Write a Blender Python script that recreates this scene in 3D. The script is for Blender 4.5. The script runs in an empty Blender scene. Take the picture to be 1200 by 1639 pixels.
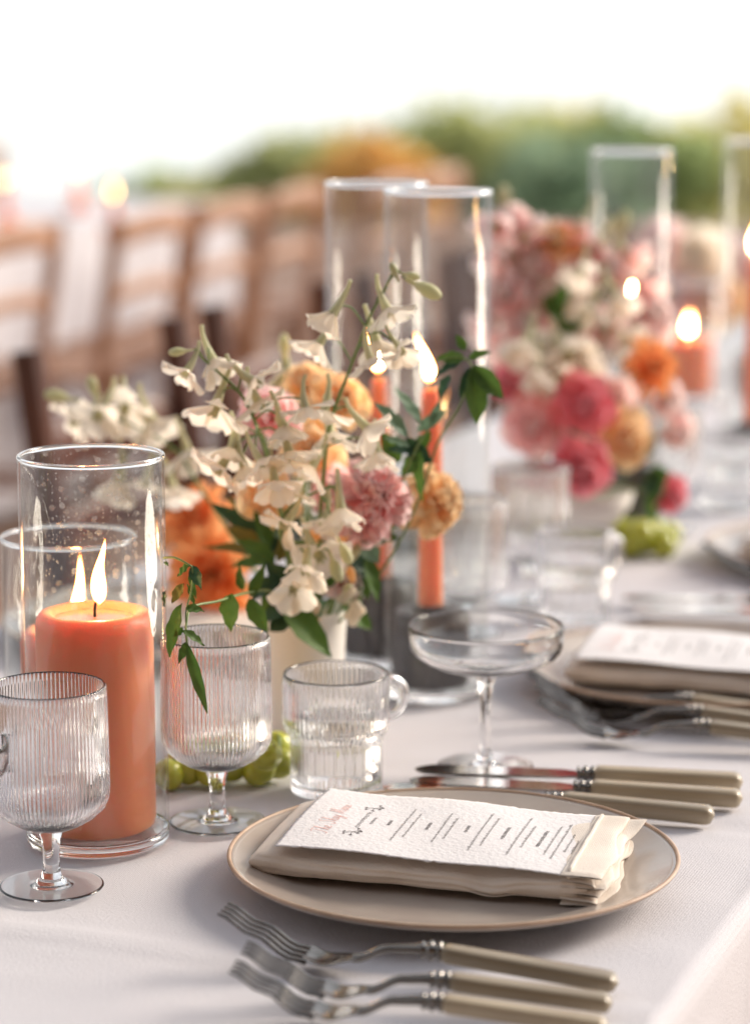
import bpy, math, random
from math import sin, cos, pi, radians, sqrt, atan2
from mathutils import Vector, Matrix, noise

random.seed(7)
sc = bpy.context.scene
col = sc.collection

# ------------------------------------------------------------------ camera
CAM_H, PITCH, FPX = 0.50, radians(10.3), 4200.0      # metres above the table top, tilt down, focal length for a 1200 px wide frame
cd = bpy.data.cameras.new('camera')
cam = bpy.data.objects.new('camera', cd); col.objects.link(cam)
cam.location = (0, 0, CAM_H); cam.rotation_euler = (pi / 2 - PITCH, 0, 0)
cd.sensor_fit = 'HORIZONTAL'; cd.sensor_width = 24.0; cd.lens = FPX / 1200 * 24.0
cd.clip_start = 0.05; cd.clip_end = 20000
cd.dof.use_dof = True; cd.dof.focus_distance = 1.58; cd.dof.aperture_fstop = 3.6; cd.dof.aperture_blades = 0
sc.camera = cam

# ------------------------------------------------------------------ sky, sun, exposure
SUN_EL, SUN_AZ = radians(27), radians(60)            # azimuth measured from +Y (away from the camera) towards +X
w = bpy.data.worlds.new('World'); sc.world = w; w.use_nodes = True
nt = w.node_tree; nt.nodes.clear()
sky = nt.nodes.new('ShaderNodeTexSky'); sky.sky_type = 'NISHITA'; sky.sun_disc = False
sky.sun_elevation = SUN_EL; sky.sun_rotation = SUN_AZ
sky.air_density = 1.0; sky.dust_density = 0.6; sky.ozone_density = 1.0
bg = nt.nodes.new('ShaderNodeBackground'); bg.inputs['Strength'].default_value = 0.14
wo = nt.nodes.new('ShaderNodeOutputWorld')
hsv = nt.nodes.new('ShaderNodeHueSaturation'); hsv.inputs['Saturation'].default_value = .28      # thin high cloud takes most of the blue out
veil = nt.nodes.new('ShaderNodeMixRGB'); veil.inputs[0].default_value = .18; veil.inputs[2].default_value = (5.5, 5.0, 4.6, 1)
nt.links.new(sky.outputs[0], hsv.inputs['Color']); nt.links.new(hsv.outputs[0], veil.inputs[1]); nt.links.new(veil.outputs[0], bg.inputs[0]); nt.links.new(bg.outputs[0], wo.inputs[0])
sl = bpy.data.lights.new('sun', 'SUN'); sl.energy = 2.7; sl.angle = radians(24); sl.color = (1.0, .87, .72)
so = bpy.data.objects.new('sun', sl); col.objects.link(so)
d = Vector((sin(SUN_AZ) * cos(SUN_EL), cos(SUN_AZ) * cos(SUN_EL), sin(SUN_EL)))
so.rotation_euler = d.to_track_quat('Z', 'Y').to_euler(); so.location = (0, 0, 30)
vs = sc.view_settings
vs.view_transform = 'Standard'; vs.look = 'None'; vs.gamma = 1.0; vs.use_curve_mapping = False
vs.exposure = 0.72
cy = sc.cycles
cy.max_bounces = 24; cy.transmission_bounces = 20; cy.transparent_max_bounces = 32; cy.glossy_bounces = 6; cy.diffuse_bounces = 4
cy.caustics_refractive = True; cy.caustics_reflective = False; cy.blur_glossy = 0.4
cy.sample_clamp_indirect = 6.0; cy.use_denoising = True

# ------------------------------------------------------------------ helpers
def at(px, py, Y):
    """world point seen at a 1200-px-wide frame position, standing Y metres in front of the camera"""
    cx, cyy = (px - 600) / FPX, (819.5 - py) / FPX
    dv = Vector((cx, cos(PITCH) + cyy * sin(PITCH), -sin(PITCH) + cyy * cos(PITCH)))
    return Vector((0, 0, CAM_H)) + dv * (Y / dv.y)

TH = radians(21)                                      # the table runs away to the right of the view
U = Vector((sin(TH), cos(TH), 0)); L = Vector((-cos(TH), sin(TH), 0)); E0 = Vector((.1349, 1.2797, 0))
def tab(u, v, z=0.0):                                 # u along the table, v in from its right edge
    p = E0 + U * u + L * v; return Vector((p.x, p.y, z))

class MB:
    def __init__(s): s.v = []; s.f = []
    def add(s, vs_, fs):
        o = len(s.v); s.v += [tuple(p) for p in vs_]; s.f += [tuple(i + o for i in f) for f in fs]; return s
    def grid(s, fn, nu, nv, cu=False, cv=False):
        vs_ = [fn(i / (nu if cu else nu - 1), j / (nv if cv else nv - 1)) for i in range(nu) for j in range(nv)]
        fs = []
        for i in range(nu if cu else nu - 1):
            for j in range(nv if cv else nv - 1):
                a, b = i, (i + 1) % nu; c, e = j, (j + 1) % nv
                fs.append((a * nv + c, b * nv + c, b * nv + e, a * nv + e))
        return s.add(vs_, fs)
    def lathe(s, prof, seg=48, rib=None, org=(0, 0, 0)):
        n = len(prof); vs_ = []
        for k in range(seg):
            t = 2 * pi * k / seg
            for i, (r, z) in enumerate(prof):
                rr = r + (rib(i, t) if rib and r > 1e-6 else 0)
                vs_.append((org[0] + rr * cos(t), org[1] + rr * sin(t), org[2] + z))
        fs = []
        for k in range(seg):
            k2 = (k + 1) % seg
            for i in range(n - 1):
                a, b, c, e = k * n + i, k2 * n + i, k2 * n + i + 1, k * n + i + 1
                if prof[i][0] < 1e-6: fs.append((a, c, e))
                elif prof[i + 1][0] < 1e-6: fs.append((a, b, c))
                else: fs.append((a, b, c, e))
        return s.add(vs_, fs)
    def tube(s, pts, rad, seg=8, flat=1.0, cap=True):
        pts = [Vector(p) for p in pts]; n = len(pts)
        if not hasattr(rad, '__len__'): rad = [rad] * n
        vs_ = []; ref = None
        for i, p in enumerate(pts):
            t = (pts[min(i + 1, n - 1)] - pts[max(i - 1, 0)]).normalized()
            if ref is None: ref = Vector((0, 0, 1)) if abs(t.z) < .9 else Vector((1, 0, 0))
            x = t.cross(ref); x.normalize(); y = x.cross(t); ref = y
            for k in range(seg):
                a = 2 * pi * k / seg
                vs_.append(p + x * cos(a) * rad[i] + y * sin(a) * rad[i] * flat)
        fs = [(i * seg + k, i * seg + (k + 1) % seg, (i + 1) * seg + (k + 1) % seg, (i + 1) * seg + k) for i in range(n - 1) for k in range(seg)]
        if cap: fs += [tuple(reversed(range(seg))), tuple(range((n - 1) * seg, n * seg))]
        return s.add(vs_, fs)
    def box(s, a, b):
        (x0, y0, z0), (x1, y1, z1) = a, b
        return s.add([(x0, y0, z0), (x1, y0, z0), (x1, y1, z0), (x0, y1, z0), (x0, y0, z1), (x1, y0, z1), (x1, y1, z1), (x0, y1, z1)],
                     [(0, 3, 2, 1), (4, 5, 6, 7), (0, 1, 5, 4), (1, 2, 6, 5), (2, 3, 7, 6), (3, 0, 4, 7)])
    def mesh(s, name, mat, sharp=40):
        me = bpy.data.meshes.new(name); me.from_pydata(s.v, [], s.f); me.update()
        me.polygons.foreach_set('use_smooth', [True] * len(me.polygons))
        if sharp: me.set_sharp_from_angle(angle=radians(sharp))
        if mat: me.materials.append(mat)
        return me
    def build(s, name, mat, parent=None, sharp=40): return obj(name, s.mesh(name, mat, sharp), parent)

def obj(name, me, parent=None, M=None):
    o = bpy.data.objects.new(name, me); col.objects.link(o)
    if M is not None: o.matrix_basis = M
    if parent: o.parent = parent
    return o
def tag(o, label=None, cat=None, group=None, kind=None):
    for k, v in (('label', label), ('category', cat), ('group', group), ('kind', kind)):
        if v: o[k] = v
    return o
def thing(name, label, cat, loc=(0, 0, 0), rz=0.0, group=None):
    o = bpy.data.objects.new(name, None); col.objects.link(o)
    o.empty_display_size = .02; o.location = loc; o.rotation_euler = (0, 0, rz)
    return tag(o, label, cat, group)
def copy_tree(o, parent=None):
    c = o.copy(); col.objects.link(c); c.parent = parent
    for ch in [x for x in o.children]: copy_tree(ch, c)
    return c
def dup(o, label, loc, rz=None, group=None):
    c = copy_tree(o); c.location = loc; c['label'] = label
    if rz is not None: c.rotation_euler = (0, 0, rz)
    if group: c['group'] = group
    return c
def smooth_path(pts, n=8):
    P = [Vector(p) for p in pts]; out = []
    for i in range(len(P) - 1):
        a, b, c, e = P[max(i - 1, 0)], P[i], P[i + 1], P[min(i + 2, len(P) - 1)]
        for k in range(n):
            t = k / n
            out.append(.5 * ((2 * b) + (c - a) * t + (2 * a - 5 * b + 4 * c - e) * t * t + (3 * b - a - 3 * c + e) * t ** 3))
    return out + [P[-1]]
def interp(tbl, x):
    for (a, p), (b, q) in zip(tbl, tbl[1:]):
        if x <= b:
            t = max(0, (x - a) / (b - a)); t = t * t * (3 - 2 * t); return p + (q - p) * t
    return tbl[-1][1]
def basis(axis, up=Vector((0, 0, 1)), loc=(0, 0, 0), s=1.0):
    """matrix whose local +Z is axis"""
    z = Vector(axis).normalized(); x = up.cross(z)
    if x.length < 1e-3: x = Vector((1, 0, 0)).cross(z)
    x.normalize(); y = z.cross(x)
    return Matrix.Translation(Vector(loc)) @ Matrix((x, y, z)).transposed().to_4x4() @ Matrix.Scale(s, 4)

# ------------------------------------------------------------------ materials
def nodes(name):
    m = bpy.data.materials.new(name); m.use_nodes = True; n = m.node_tree; n.nodes.clear()
    out = n.nodes.new('ShaderNodeOutputMaterial'); return m, n, out
def add(n, t, **kw):
    x = n.nodes.new(t)
    for k, v in kw.items():
        if k in x.inputs: x.inputs[k].default_value = v
        else: setattr(x, k, v)
    return x
def rgba(c): return (c[0], c[1], c[2], 1.0)
def prin(name, c, rough=.5, metal=0.0, c2=None, scale=8.0, bump=0.0, bscale=60.0, sss=0.0, sr=(1, .3, .15), sscale=.01, sheen=0.0, coat=0.0, spec=.5, stretch=None, detail=4, jitter=0.0, weave=0.0):
    m, n, out = nodes(name)
    b = add(n, 'ShaderNodeBsdfPrincipled'); I = b.inputs
    I['Base Color'].default_value = rgba(c); I['Roughness'].default_value = rough; I['Metallic'].default_value = metal
    I['Subsurface Weight'].default_value = sss; I['Subsurface Radius'].default_value = sr; I['Subsurface Scale'].default_value = sscale
    I['Sheen Weight'].default_value = sheen; I['Coat Weight'].default_value = coat; I['Specular IOR Level'].default_value = spec
    tc = add(n, 'ShaderNodeTexCoord'); src = tc.outputs['Object']
    if stretch:
        mp = add(n, 'ShaderNodeMapping'); mp.inputs['Scale'].default_value = stretch; n.links.new(src, mp.inputs[0]); src = mp.outputs[0]
    if c2:
        t = add(n, 'ShaderNodeTexNoise', Scale=scale, Detail=float(detail)); n.links.new(src, t.inputs['Vector'])
        r = add(n, 'ShaderNodeValToRGB'); r.color_ramp.elements[0].position = .35; r.color_ramp.elements[1].position = .68
        r.color_ramp.elements[0].color = rgba(c); r.color_ramp.elements[1].color = rgba(c2)
        n.links.new(t.outputs[0], r.inputs[0]); n.links.new(r.outputs[0], I['Base Color'])
        if jitter:
            oi = add(n, 'ShaderNodeObjectInfo'); hs = add(n, 'ShaderNodeHueSaturation')
            mr = add(n, 'ShaderNodeMapRange'); mr.inputs['To Min'].default_value = 1 - jitter; mr.inputs['To Max'].default_value = 1 + jitter
            n.links.new(oi.outputs['Random'], mr.inputs[0]); n.links.new(mr.outputs[0], hs.inputs['Value']); n.links.new(r.outputs[0], hs.inputs['Color']); n.links.new(hs.outputs[0], I['Base Color'])
    if weave:
        hs_ = []
        for ax in ('X', 'Y'):
            wv = add(n, 'ShaderNodeTexWave', Scale=weave, Distortion=1.2, Detail=1.0); wv.bands_direction = ax; n.links.new(src, wv.inputs['Vector']); hs_.append(wv.outputs['Fac'])
        am = add(n, 'ShaderNodeMath', operation='MULTIPLY'); n.links.new(hs_[0], am.inputs[0]); n.links.new(hs_[1], am.inputs[1])
        tn = add(n, 'ShaderNodeTexNoise', Scale=bscale, Detail=4.0); n.links.new(src, tn.inputs['Vector'])
        a2 = add(n, 'ShaderNodeMath', operation='MULTIPLY_ADD'); a2.inputs[1].default_value = .5; n.links.new(am.outputs[0], a2.inputs[0]); n.links.new(tn.outputs[0], a2.inputs[2])
        bp = add(n, 'ShaderNodeBump', Strength=bump); bp.inputs['Distance'].default_value = .0012
        n.links.new(a2.outputs[0], bp.inputs['Height']); n.links.new(bp.outputs[0], I['Normal'])
    elif bump:
        t2 = add(n, 'ShaderNodeTexNoise', Scale=bscale, Detail=5.0); n.links.new(src, t2.inputs['Vector'])
        bp = add(n, 'ShaderNodeBump', Strength=bump); bp.inputs['Distance'].default_value = .002
        n.links.new(t2.outputs[0], bp.inputs['Height']); n.links.new(bp.outputs[0], I['Normal'])
    n.links.new(b.outputs[0], out.inputs[0]); return m
def petal_mat(name, c, c2, trans=.45, scale=60, grad=False, tip=None):
    """thin petal or leaf: diffuse + translucent + a little sheen; colour runs base to edge by UV-free generated coordinates"""
    m, n, out = nodes(name)
    tc = add(n, 'ShaderNodeTexCoord')
    t = add(n, 'ShaderNodeTexNoise', Scale=float(scale), Detail=3.0); n.links.new(tc.outputs['Object'], t.inputs['Vector'])
    r = add(n, 'ShaderNodeValToRGB'); r.color_ramp.elements[0].position = .3; r.color_ramp.elements[1].position = .7
    r.color_ramp.elements[0].color = rgba(c); r.color_ramp.elements[1].color = rgba(c2); n.links.new(t.outputs[0], r.inputs[0])
    colr = r.outputs[0]
    if grad:                                            # petals are built along local Y: base colour at the claw, edge colour at the lip
        sx = add(n, 'ShaderNodeSeparateXYZ'); n.links.new(tc.outputs['Generated'], sx.inputs[0])
        g = add(n, 'ShaderNodeValToRGB'); g.color_ramp.elements[0].position = .15; g.color_ramp.elements[1].position = .9
        g.color_ramp.elements[0].color = rgba(grad); g.color_ramp.elements[1].color = (1, 1, 1, 1); n.links.new(sx.outputs[1], g.inputs[0])
        mx = add(n, 'ShaderNodeMixRGB', blend_type='MULTIPLY'); mx.inputs[0].default_value = 1.0
        n.links.new(colr, mx.inputs[1]); n.links.new(g.outputs[0], mx.inputs[2]); colr = mx.outputs[0]
    if tip:                                             # small coloured mark near the petal tip
        sx = add(n, 'ShaderNodeVectorMath', operation='DISTANCE'); n.links.new(tc.outputs['Generated'], sx.inputs[0]); sx.inputs[1].default_value = (.5, .9, .6)
        lt = add(n, 'ShaderNodeMath', operation='LESS_THAN'); lt.inputs[1].default_value = .13; n.links.new(sx.outputs['Value'], lt.inputs[0])
        mx = add(n, 'ShaderNodeMixRGB'); n.links.new(lt.outputs[0], mx.inputs[0]); n.links.new(colr, mx.inputs[1]); mx.inputs[2].default_value = rgba(tip); colr = mx.outputs[0]
    oi = add(n, 'ShaderNodeObjectInfo'); hs = add(n, 'ShaderNodeHueSaturation'); mr = add(n, 'ShaderNodeMapRange')
    mr.inputs['To Min'].default_value = .85; mr.inputs['To Max'].default_value = 1.12
    n.links.new(oi.outputs['Random'], mr.inputs[0]); n.links.new(mr.outputs[0], hs.inputs['Value']); n.links.new(colr, hs.inputs['Color']); colr = hs.outputs[0]
    df = add(n, 'ShaderNodeBsdfPrincipled', Roughness=.55); df.inputs['Specular IOR Level'].default_value = .3
    tr = add(n, 'ShaderNodeBsdfTranslucent'); mxs = add(n, 'ShaderNodeMixShader'); mxs.inputs[0].default_value = trans
    n.links.new(colr, df.inputs['Base Color']); n.links.new(colr, tr.inputs['Color'])
    n.links.new(df.outputs[0], mxs.inputs[1]); n.links.new(tr.outputs[0], mxs.inputs[2]); n.links.new(mxs.outputs[0], out.inputs[0])
    return m
def glass_mat(name, c=(1, 1, 1), ior=1.47, rough=0.0):
    m, n, out = nodes(name); g = add(n, 'ShaderNodeBsdfGlass', Roughness=rough, IOR=ior); g.inputs['Color'].default_value = rgba(c)
    n.links.new(g.outputs[0], out.inputs[0]); return m
def thin_glass(name, spots=False):
    """window-thin glass: straight transmission plus Fresnel reflection, with dried water spots if asked"""
    m, n, out = nodes(name)
    tr = add(n, 'ShaderNodeBsdfTransparent'); tr.inputs[0].default_value = (.965, .97, .965, 1)
    gl = add(n, 'ShaderNodeBsdfGlossy', Roughness=.01); lw = add(n, 'ShaderNodeLayerWeight', Blend=.5); mx = add(n, 'ShaderNodeMixShader')
    pw = add(n, 'ShaderNodeMath', operation='POWER'); pw.inputs[1].default_value = 6.0; n.links.new(lw.outputs['Facing'], pw.inputs[0])   # Schlick
    fr = add(n, 'ShaderNodeMath', operation='MULTIPLY_ADD'); fr.inputs[1].default_value = .48; fr.inputs[2].default_value = .035; n.links.new(pw.outputs[0], fr.inputs[0])
    n.links.new(fr.outputs[0], mx.inputs[0]); n.links.new(tr.outputs[0], mx.inputs[1]); n.links.new(gl.outputs[0], mx.inputs[2])
    res = mx.outputs[0]
    if spots:
        tc = add(n, 'ShaderNodeTexCoord')
        def layer(scale, rad, thr):
            v = add(n, 'ShaderNodeTexVoronoi', Scale=scale); n.links.new(tc.outputs['Object'], v.inputs['Vector'])
            nz = add(n, 'ShaderNodeSeparateColor'); n.links.new(v.outputs['Color'], nz.inputs[0])
            a = add(n, 'ShaderNodeMath', operation='LESS_THAN'); a.inputs[1].default_value = rad; n.links.new(v.outputs['Distance'], a.inputs[0])
            b = add(n, 'ShaderNodeMath', operation='GREATER_THAN'); b.inputs[1].default_value = thr; n.links.new(nz.outputs[0], b.inputs[0])
            c = add(n, 'ShaderNodeMath', operation='MULTIPLY'); n.links.new(a.outputs[0], c.inputs[0]); n.links.new(b.outputs[0], c.inputs[1]); return c.outputs[0]
        s1, s2 = layer(160, .34, .80), layer(420, .30, .75)
        ad = add(n, 'ShaderNodeMath', operation='MAXIMUM'); n.links.new(s1, ad.inputs[0]); n.links.new(s2, ad.inputs[1])
        # the spots dried where the splash was: thin out downwards
        sx = add(n, 'ShaderNodeSeparateXYZ'); n.links.new(tc.outputs['Generated'], sx.inputs[0])
        g = add(n, 'ShaderNodeMapRange'); g.inputs['From Min'].default_value = .55; g.inputs['From Max'].default_value = .75; g.inputs['To Max'].default_value = .22
        n.links.new(sx.outputs[2], g.inputs[0])
        sc2 = add(n, 'ShaderNodeMath', operation='MULTIPLY'); n.links.new(ad.outputs[0], sc2.inputs[0]); n.links.new(g.outputs[0], sc2.inputs[1])
        df = add(n, 'ShaderNodeBsdfDiffuse'); df.inputs[0].default_value = (.85, .83, .82, 1)
        tl = add(n, 'ShaderNodeBsdfTranslucent'); tl.inputs[0].default_value = (.85, .83, .82, 1); dm = add(n, 'ShaderNodeMixShader'); dm.inputs[0].default_value = .5
        n.links.new(df.outputs[0], dm.inputs[1]); n.links.new(tl.outputs[0], dm.inputs[2])
        m2 = add(n, 'ShaderNodeMixShader'); n.links.new(sc2.outputs[0], m2.inputs[0]); n.links.new(res, m2.inputs[1]); n.links.new(dm.outputs[0], m2.inputs[2]); res = m2.outputs[0]
    n.links.new(res, out.inputs[0]); return m
def flame_mat(name, power):
    m, n, out = nodes(name)
    tc = add(n, 'ShaderNodeTexCoord'); sx = add(n, 'ShaderNodeSeparateXYZ'); n.links.new(tc.outputs['Generated'], sx.inputs[0])
    r = add(n, 'ShaderNodeValToRGB'); e = r.color_ramp.elements
    e[0].position = 0; e[0].color = (1, .42, .12, 1); e[1].position = 1; e[1].color = (1, .22, .03, 1)
    a = e.new(.12); a.color = (1, .66, .30, 1); b = e.new(.6); b.color = (1, .60, .22, 1)
    s = add(n, 'ShaderNodeValToRGB'); q = s.color_ramp.elements
    q[0].position = 0; q[0].color = (.03, .03, .04, 1); q[1].position = 1; q[1].color = (.05, .05, .05, 1); k = q.new(.2); k.color = (1, 1, 1, 1); k = q.new(.65); k.color = (.75, .75, .75, 1)
    n.links.new(sx.outputs[2], r.inputs[0]); n.links.new(sx.outputs[2], s.inputs[0])
    mu = add(n, 'ShaderNodeMath', operation='MULTIPLY'); mu.inputs[1].default_value = power; n.links.new(s.outputs[0], mu.inputs[0])
    em = add(n, 'ShaderNodeEmission'); n.links.new(r.outputs[0], em.inputs[0]); n.links.new(mu.outputs[0], em.inputs[1])
    ed = add(n, 'ShaderNodeEmission'); ed.inputs[0].default_value = (1, .30, .06, 1); ed.inputs[1].default_value = power * .06   # the thin, cooler mantle
    tr = add(n, 'ShaderNodeBsdfTransparent'); ad = add(n, 'ShaderNodeAddShader'); n.links.new(ed.outputs[0], ad.inputs[0]); n.links.new(tr.outputs[0], ad.inputs[1])
    lw = add(n, 'ShaderNodeLayerWeight', Blend=.5); cr = add(n, 'ShaderNodeMapRange'); lo = add(n, 'ShaderNodeMapRange'); lo.inputs['From Min'].default_value = .22; lo.inputs['From Max'].default_value = .04; n.links.new(sx.outputs[2], lo.inputs[0]); cr.inputs['From Min'].default_value = .06; cr.inputs['From Max'].default_value = .52
    n.links.new(lw.outputs['Facing'], cr.inputs[0]); mx = add(n, 'ShaderNodeMixShader'); mm = add(n, 'ShaderNodeMath', operation='MAXIMUM'); n.links.new(cr.outputs[0], mm.inputs[0]); n.links.new(lo.outputs[0], mm.inputs[1]); n.links.new(mm.outputs[0], mx.inputs[0]); n.links.new(em.outputs[0], mx.inputs[1]); n.links.new(ad.outputs[0], mx.inputs[2])
    n.links.new(mx.outputs[0], out.inputs[0]); return m

M = {}
M['linen'] = prin('tablecloth_linen', (.61, .595, .635), .85, c2=(.67, .655, .69), scale=3, bump=.40, bscale=500, sheen=.15, spec=.2, weave=190.0)
M['napkin'] = prin('napkin_linen', (.76, .68, .60), .9, c2=(.80, .73, .66), scale=30, bump=.40, bscale=450, sheen=.2, spec=.15, weave=290.0)
M['paper'] = prin('cotton_paper', (.74, .73, .75), .9, c2=(.78, .77, .79), scale=50, bump=.35, bscale=350, spec=.15)
M['ink'] = prin('black_ink', (.11, .10, .105), .8)
M['pink_ink'] = prin('rose_ink', (.78, .50, .47), .8)
M['stoneware'] = prin('stoneware_glaze', (.42, .36, .32), .22, c2=(.49, .43, .38), scale=25, bump=.08, bscale=120, coat=.3)
M['rim_brown'] = prin('unglazed_rim', (.42, .28, .19), .5, c2=(.52, .37, .27), scale=60)
M['bone'] = prin('bone_handle', (.27, .21, .135), .34, c2=(.44, .37, .26), scale=26, stretch=(.25, 3, 3), coat=.2, jitter=.22, bump=.12, bscale=160)
M['silver'] = prin('worn_silver', (.17, .16, .15), .17, 1.0, c2=(.26, .245, .23), scale=40)
M['blade'] = prin('polished_blade', (.40, .36, .33), .06, 1.0, c2=(.58, .54, .50), scale=30, bump=.02, bscale=300)
M['glass'] = glass_mat('clear_glass')
M['water'] = glass_mat('water', ior=1.33)
M['hurricane'] = thin_glass('cylinder_glass', spots=True)
M['tallglass'] = thin_glass('tall_cylinder_glass')
M['wax'] = prin('coral_wax', (.98, .35, .19), .40, c2=(.97, .30, .155), scale=5, sss=.9, sr=(1, .34, .15), sscale=.026, spec=.4)
M['melt'] = prin('melted_wax', (.95, .42, .22), .08, sss=.8, sr=(1, .4, .2), sscale=.015, coat=.6)
M['wick'] = prin('charred_wick', (.03, .02, .02), .9)
M['flame'] = flame_mat('flame', 85)
M['far_flame'] = flame_mat('far_flame', 11)
M['slate'] = prin('dark_ceramic', (.06, .055, .062), .45, c2=(.09, .08, .085), scale=30, bump=.1, bscale=80)
M['ceramic'] = prin('matt_white_ceramic', (.80, .76, .70), .6, c2=(.76, .72, .66), scale=20, bump=.08, bscale=150)
M['white_p'] = petal_mat('white_petal', (.95, .86, .73), (.97, .92, .84), .60, 50, tip=(.34, .38, .12))
M['cream_p'] = petal_mat('cream_pedicel', (.62, .62, .36), (.72, .70, .50), .35, 70)
M['pink_p'] = petal_mat('pink_petal', (.99, .62, .61), (.99, .84, .81), .60, 60, grad=(.99, .58, .60))
M['blush_p'] = petal_mat('blush_petal', (.96, .80, .77), (.97, .88, .85), .55, 60, grad=(.95, .6, .6))
M['peach_p'] = petal_mat('peach_petal', (.98, .70, .38), (.99, .82, .58), .56, 60, grad=(1, .80, .60))
M['orange_p'] = petal_mat('orange_petal', (.94, .40, .14), (.95, .54, .26), .50, 40, grad=(.95, .7, .55))
M['red_p'] = petal_mat('deep_pink_petal', (.92, .24, .32), (.95, .48, .52), .48, 50, grad=(.95, .42, .45))
M['leaf'] = petal_mat('green_leaf', (.06, .13, .025), (.11, .20, .04), .42, 45)
M['darkleaf'] = petal_mat('dark_leaf', (.02, .055, .03), (.045, .10, .04), .25, 45)
M['greyleaf'] = petal_mat('grey_green_leaf', (.13, .24, .15), (.22, .33, .22), .3, 45)
M['olive'] = petal_mat('olive_leaf', (.14, .13, .03), (.24, .17, .04), .4, 45)
M['stem'] = prin('flower_stem', (.12, .20, .05), .5, c2=(.20, .27, .09), scale=60)
M['darkstem'] = prin('dark_stem', (.06, .10, .03), .5, c2=(.10, .15, .05), scale=60)
M['grape'] = prin('green_grape', (.42, .46, .04), .2, c2=(.54, .54, .09), scale=40, sss=.6, sr=(.8, 1, .2), sscale=.008, coat=.2)
M['redwood'] = prin('dark_stained_wood', (.07, .020, .010), .35, c2=(.16, .05, .022), scale=6, stretch=(6, 6, .6))
M['oak'] = prin('brown_wood', (.31, .145, .075), .5, c2=(.44, .23, .13), scale=6, stretch=(6, 6, .6))
M['deck'] = prin('brown_ground', (.22, .13, .09), .85, c2=(.30, .19, .14), scale=.6, bump=.4, bscale=20)

# ------------------------------------------------------------------ the setting
def ground_z(y):
    if y < 15: return -.76
    t = min(1, (y - 15) / 85); t = t * t * (3 - 2 * t); return -.76 - 15.5 * t
ys = [-60, -20, -5, 0, 5, 10, 15, 20, 26, 32, 40, 50, 60, 70, 80, 90, 100, 140]
g = MB(); xs = [-400, -150, -60, -20, 0, 20, 60, 150, 400]
g.add([(x, y, ground_z(y)) for y in ys for x in xs], [(j * 9 + i, j * 9 + i + 1, (j + 1) * 9 + i + 1, (j + 1) * 9 + i) for j in range(len(ys) - 1) for i in range(8)])
tag(g.build('ground', M['deck']), kind='structure')
M['lake'] = prin('still_lake', (.35, .42, .46), .12, bump=.05, bscale=1.5)
lk = MB().add([(-9000, 92, -15.6), (9000, 92, -15.6), (9000, 12000, -15.6), (-9000, 12000, -15.6)], [(0, 1, 2, 3)])
tag(lk.build('lake', M['lake']), kind='structure')

hd = MB().grid(lambda a, b: (-26 + 130 * a + 8 * noise.noise(Vector((b * 3, 1, 0))), 97 + 70 * b - 10 * a * (1 - a), -15.6 + .35 * min(1, 12 * min(a, 1 - a, b, 1 - b))), 24, 14)
M['grass'] = prin('headland_grass', (.10, .12, .05), .9, c2=(.18, .18, .08), scale=.3)
tag(hd.build('headland', M['grass']), kind='structure')
LEAFC = {'green': ((.33, .42, .18), (.45, .53, .25)), 'yellow': ((.64, .58, .22), (.75, .68, .30)), 'orange': ((.84, .54, .17), (.88, .64, .26)),
         'blue': ((.25, .36, .23), (.34, .45, .30)), 'lime': ((.50, .54, .24), (.62, .65, .32))}  # leaf colours lightened to stand in for distance haze
for k, (a, b) in LEAFC.items(): M['tree_' + k] = petal_mat('tree_leaf_' + k, a, b, .6, .6)
M['bark'] = prin('bark', (.10, .07, .05), .9, c2=(.16, .12, .09), scale=3, bump=.5, bscale=8)
def tree(px, ptop, Y, wid, hgt, c, label, seed):
    rnd = random.Random(seed); Y *= 2.3; wid *= (2.0 if c == 'orange' else 2.7); hgt *= 1.7; top = at(px, ptop, Y); gz = -15.35
    t = thing('autumn_tree', label, 'tree', (top.x, Y, gz), 0, 'trees on the slope beyond the terrace')
    H = top.z - gz
    tk = MB(); tk.tube([(0, 0, 0), (.1, .05, H * .35), (0, .1, H * .7), (.05, 0, H * .92)], [wid * .055, wid * .045, wid * .03, .03], 8)
    for k in range(6):
        a = k * 2.4 + rnd.random(); z0 = H * (.35 + .08 * k)
        tk.tube([(0, 0, z0), (cos(a) * wid * .22, sin(a) * wid * .22, z0 + hgt * .12), (cos(a) * wid * .38, sin(a) * wid * .38, z0 + hgt * .25)], [.12, .08, .03], 6)
    tk.build('trunk', M['bark'], t)
    cr = MB(); cl = []
    for k in range(34):
        a, r, zz = rnd.random() * 2 * pi, sqrt(rnd.random()), rnd.random()
        prof = sin(pi * (.12 + .80 * zz)) ** .7
        cl.append((Vector((cos(a) * r * prof * wid * .5, sin(a) * r * prof * wid * .5, H - hgt + hgt * zz * .95)), wid * (.13 + .10 * rnd.random())))
    for c0, rad in cl:
        for k in range(80):
            dv = Vector((rnd.gauss(0, 1), rnd.gauss(0, 1), rnd.gauss(0, 1))).normalized() * rad * (.5 + .6 * rnd.random())
            p = c0 + dv; s = .40 + .34 * rnd.random()
            a = Vector((rnd.gauss(0, 1), rnd.gauss(0, 1), rnd.gauss(0, .6))).normalized(); b = a.cross(Vector((rnd.gauss(0, 1), rnd.gauss(0, 1), rnd.gauss(0, 1)))).normalized()
            cr.add([p - a * s, p + b * s * .6, p + a * s, p - b * s * .6], [(0, 1, 2, 3)])
    cr.build('crown', M['tree_' + c], t, 0)
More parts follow.
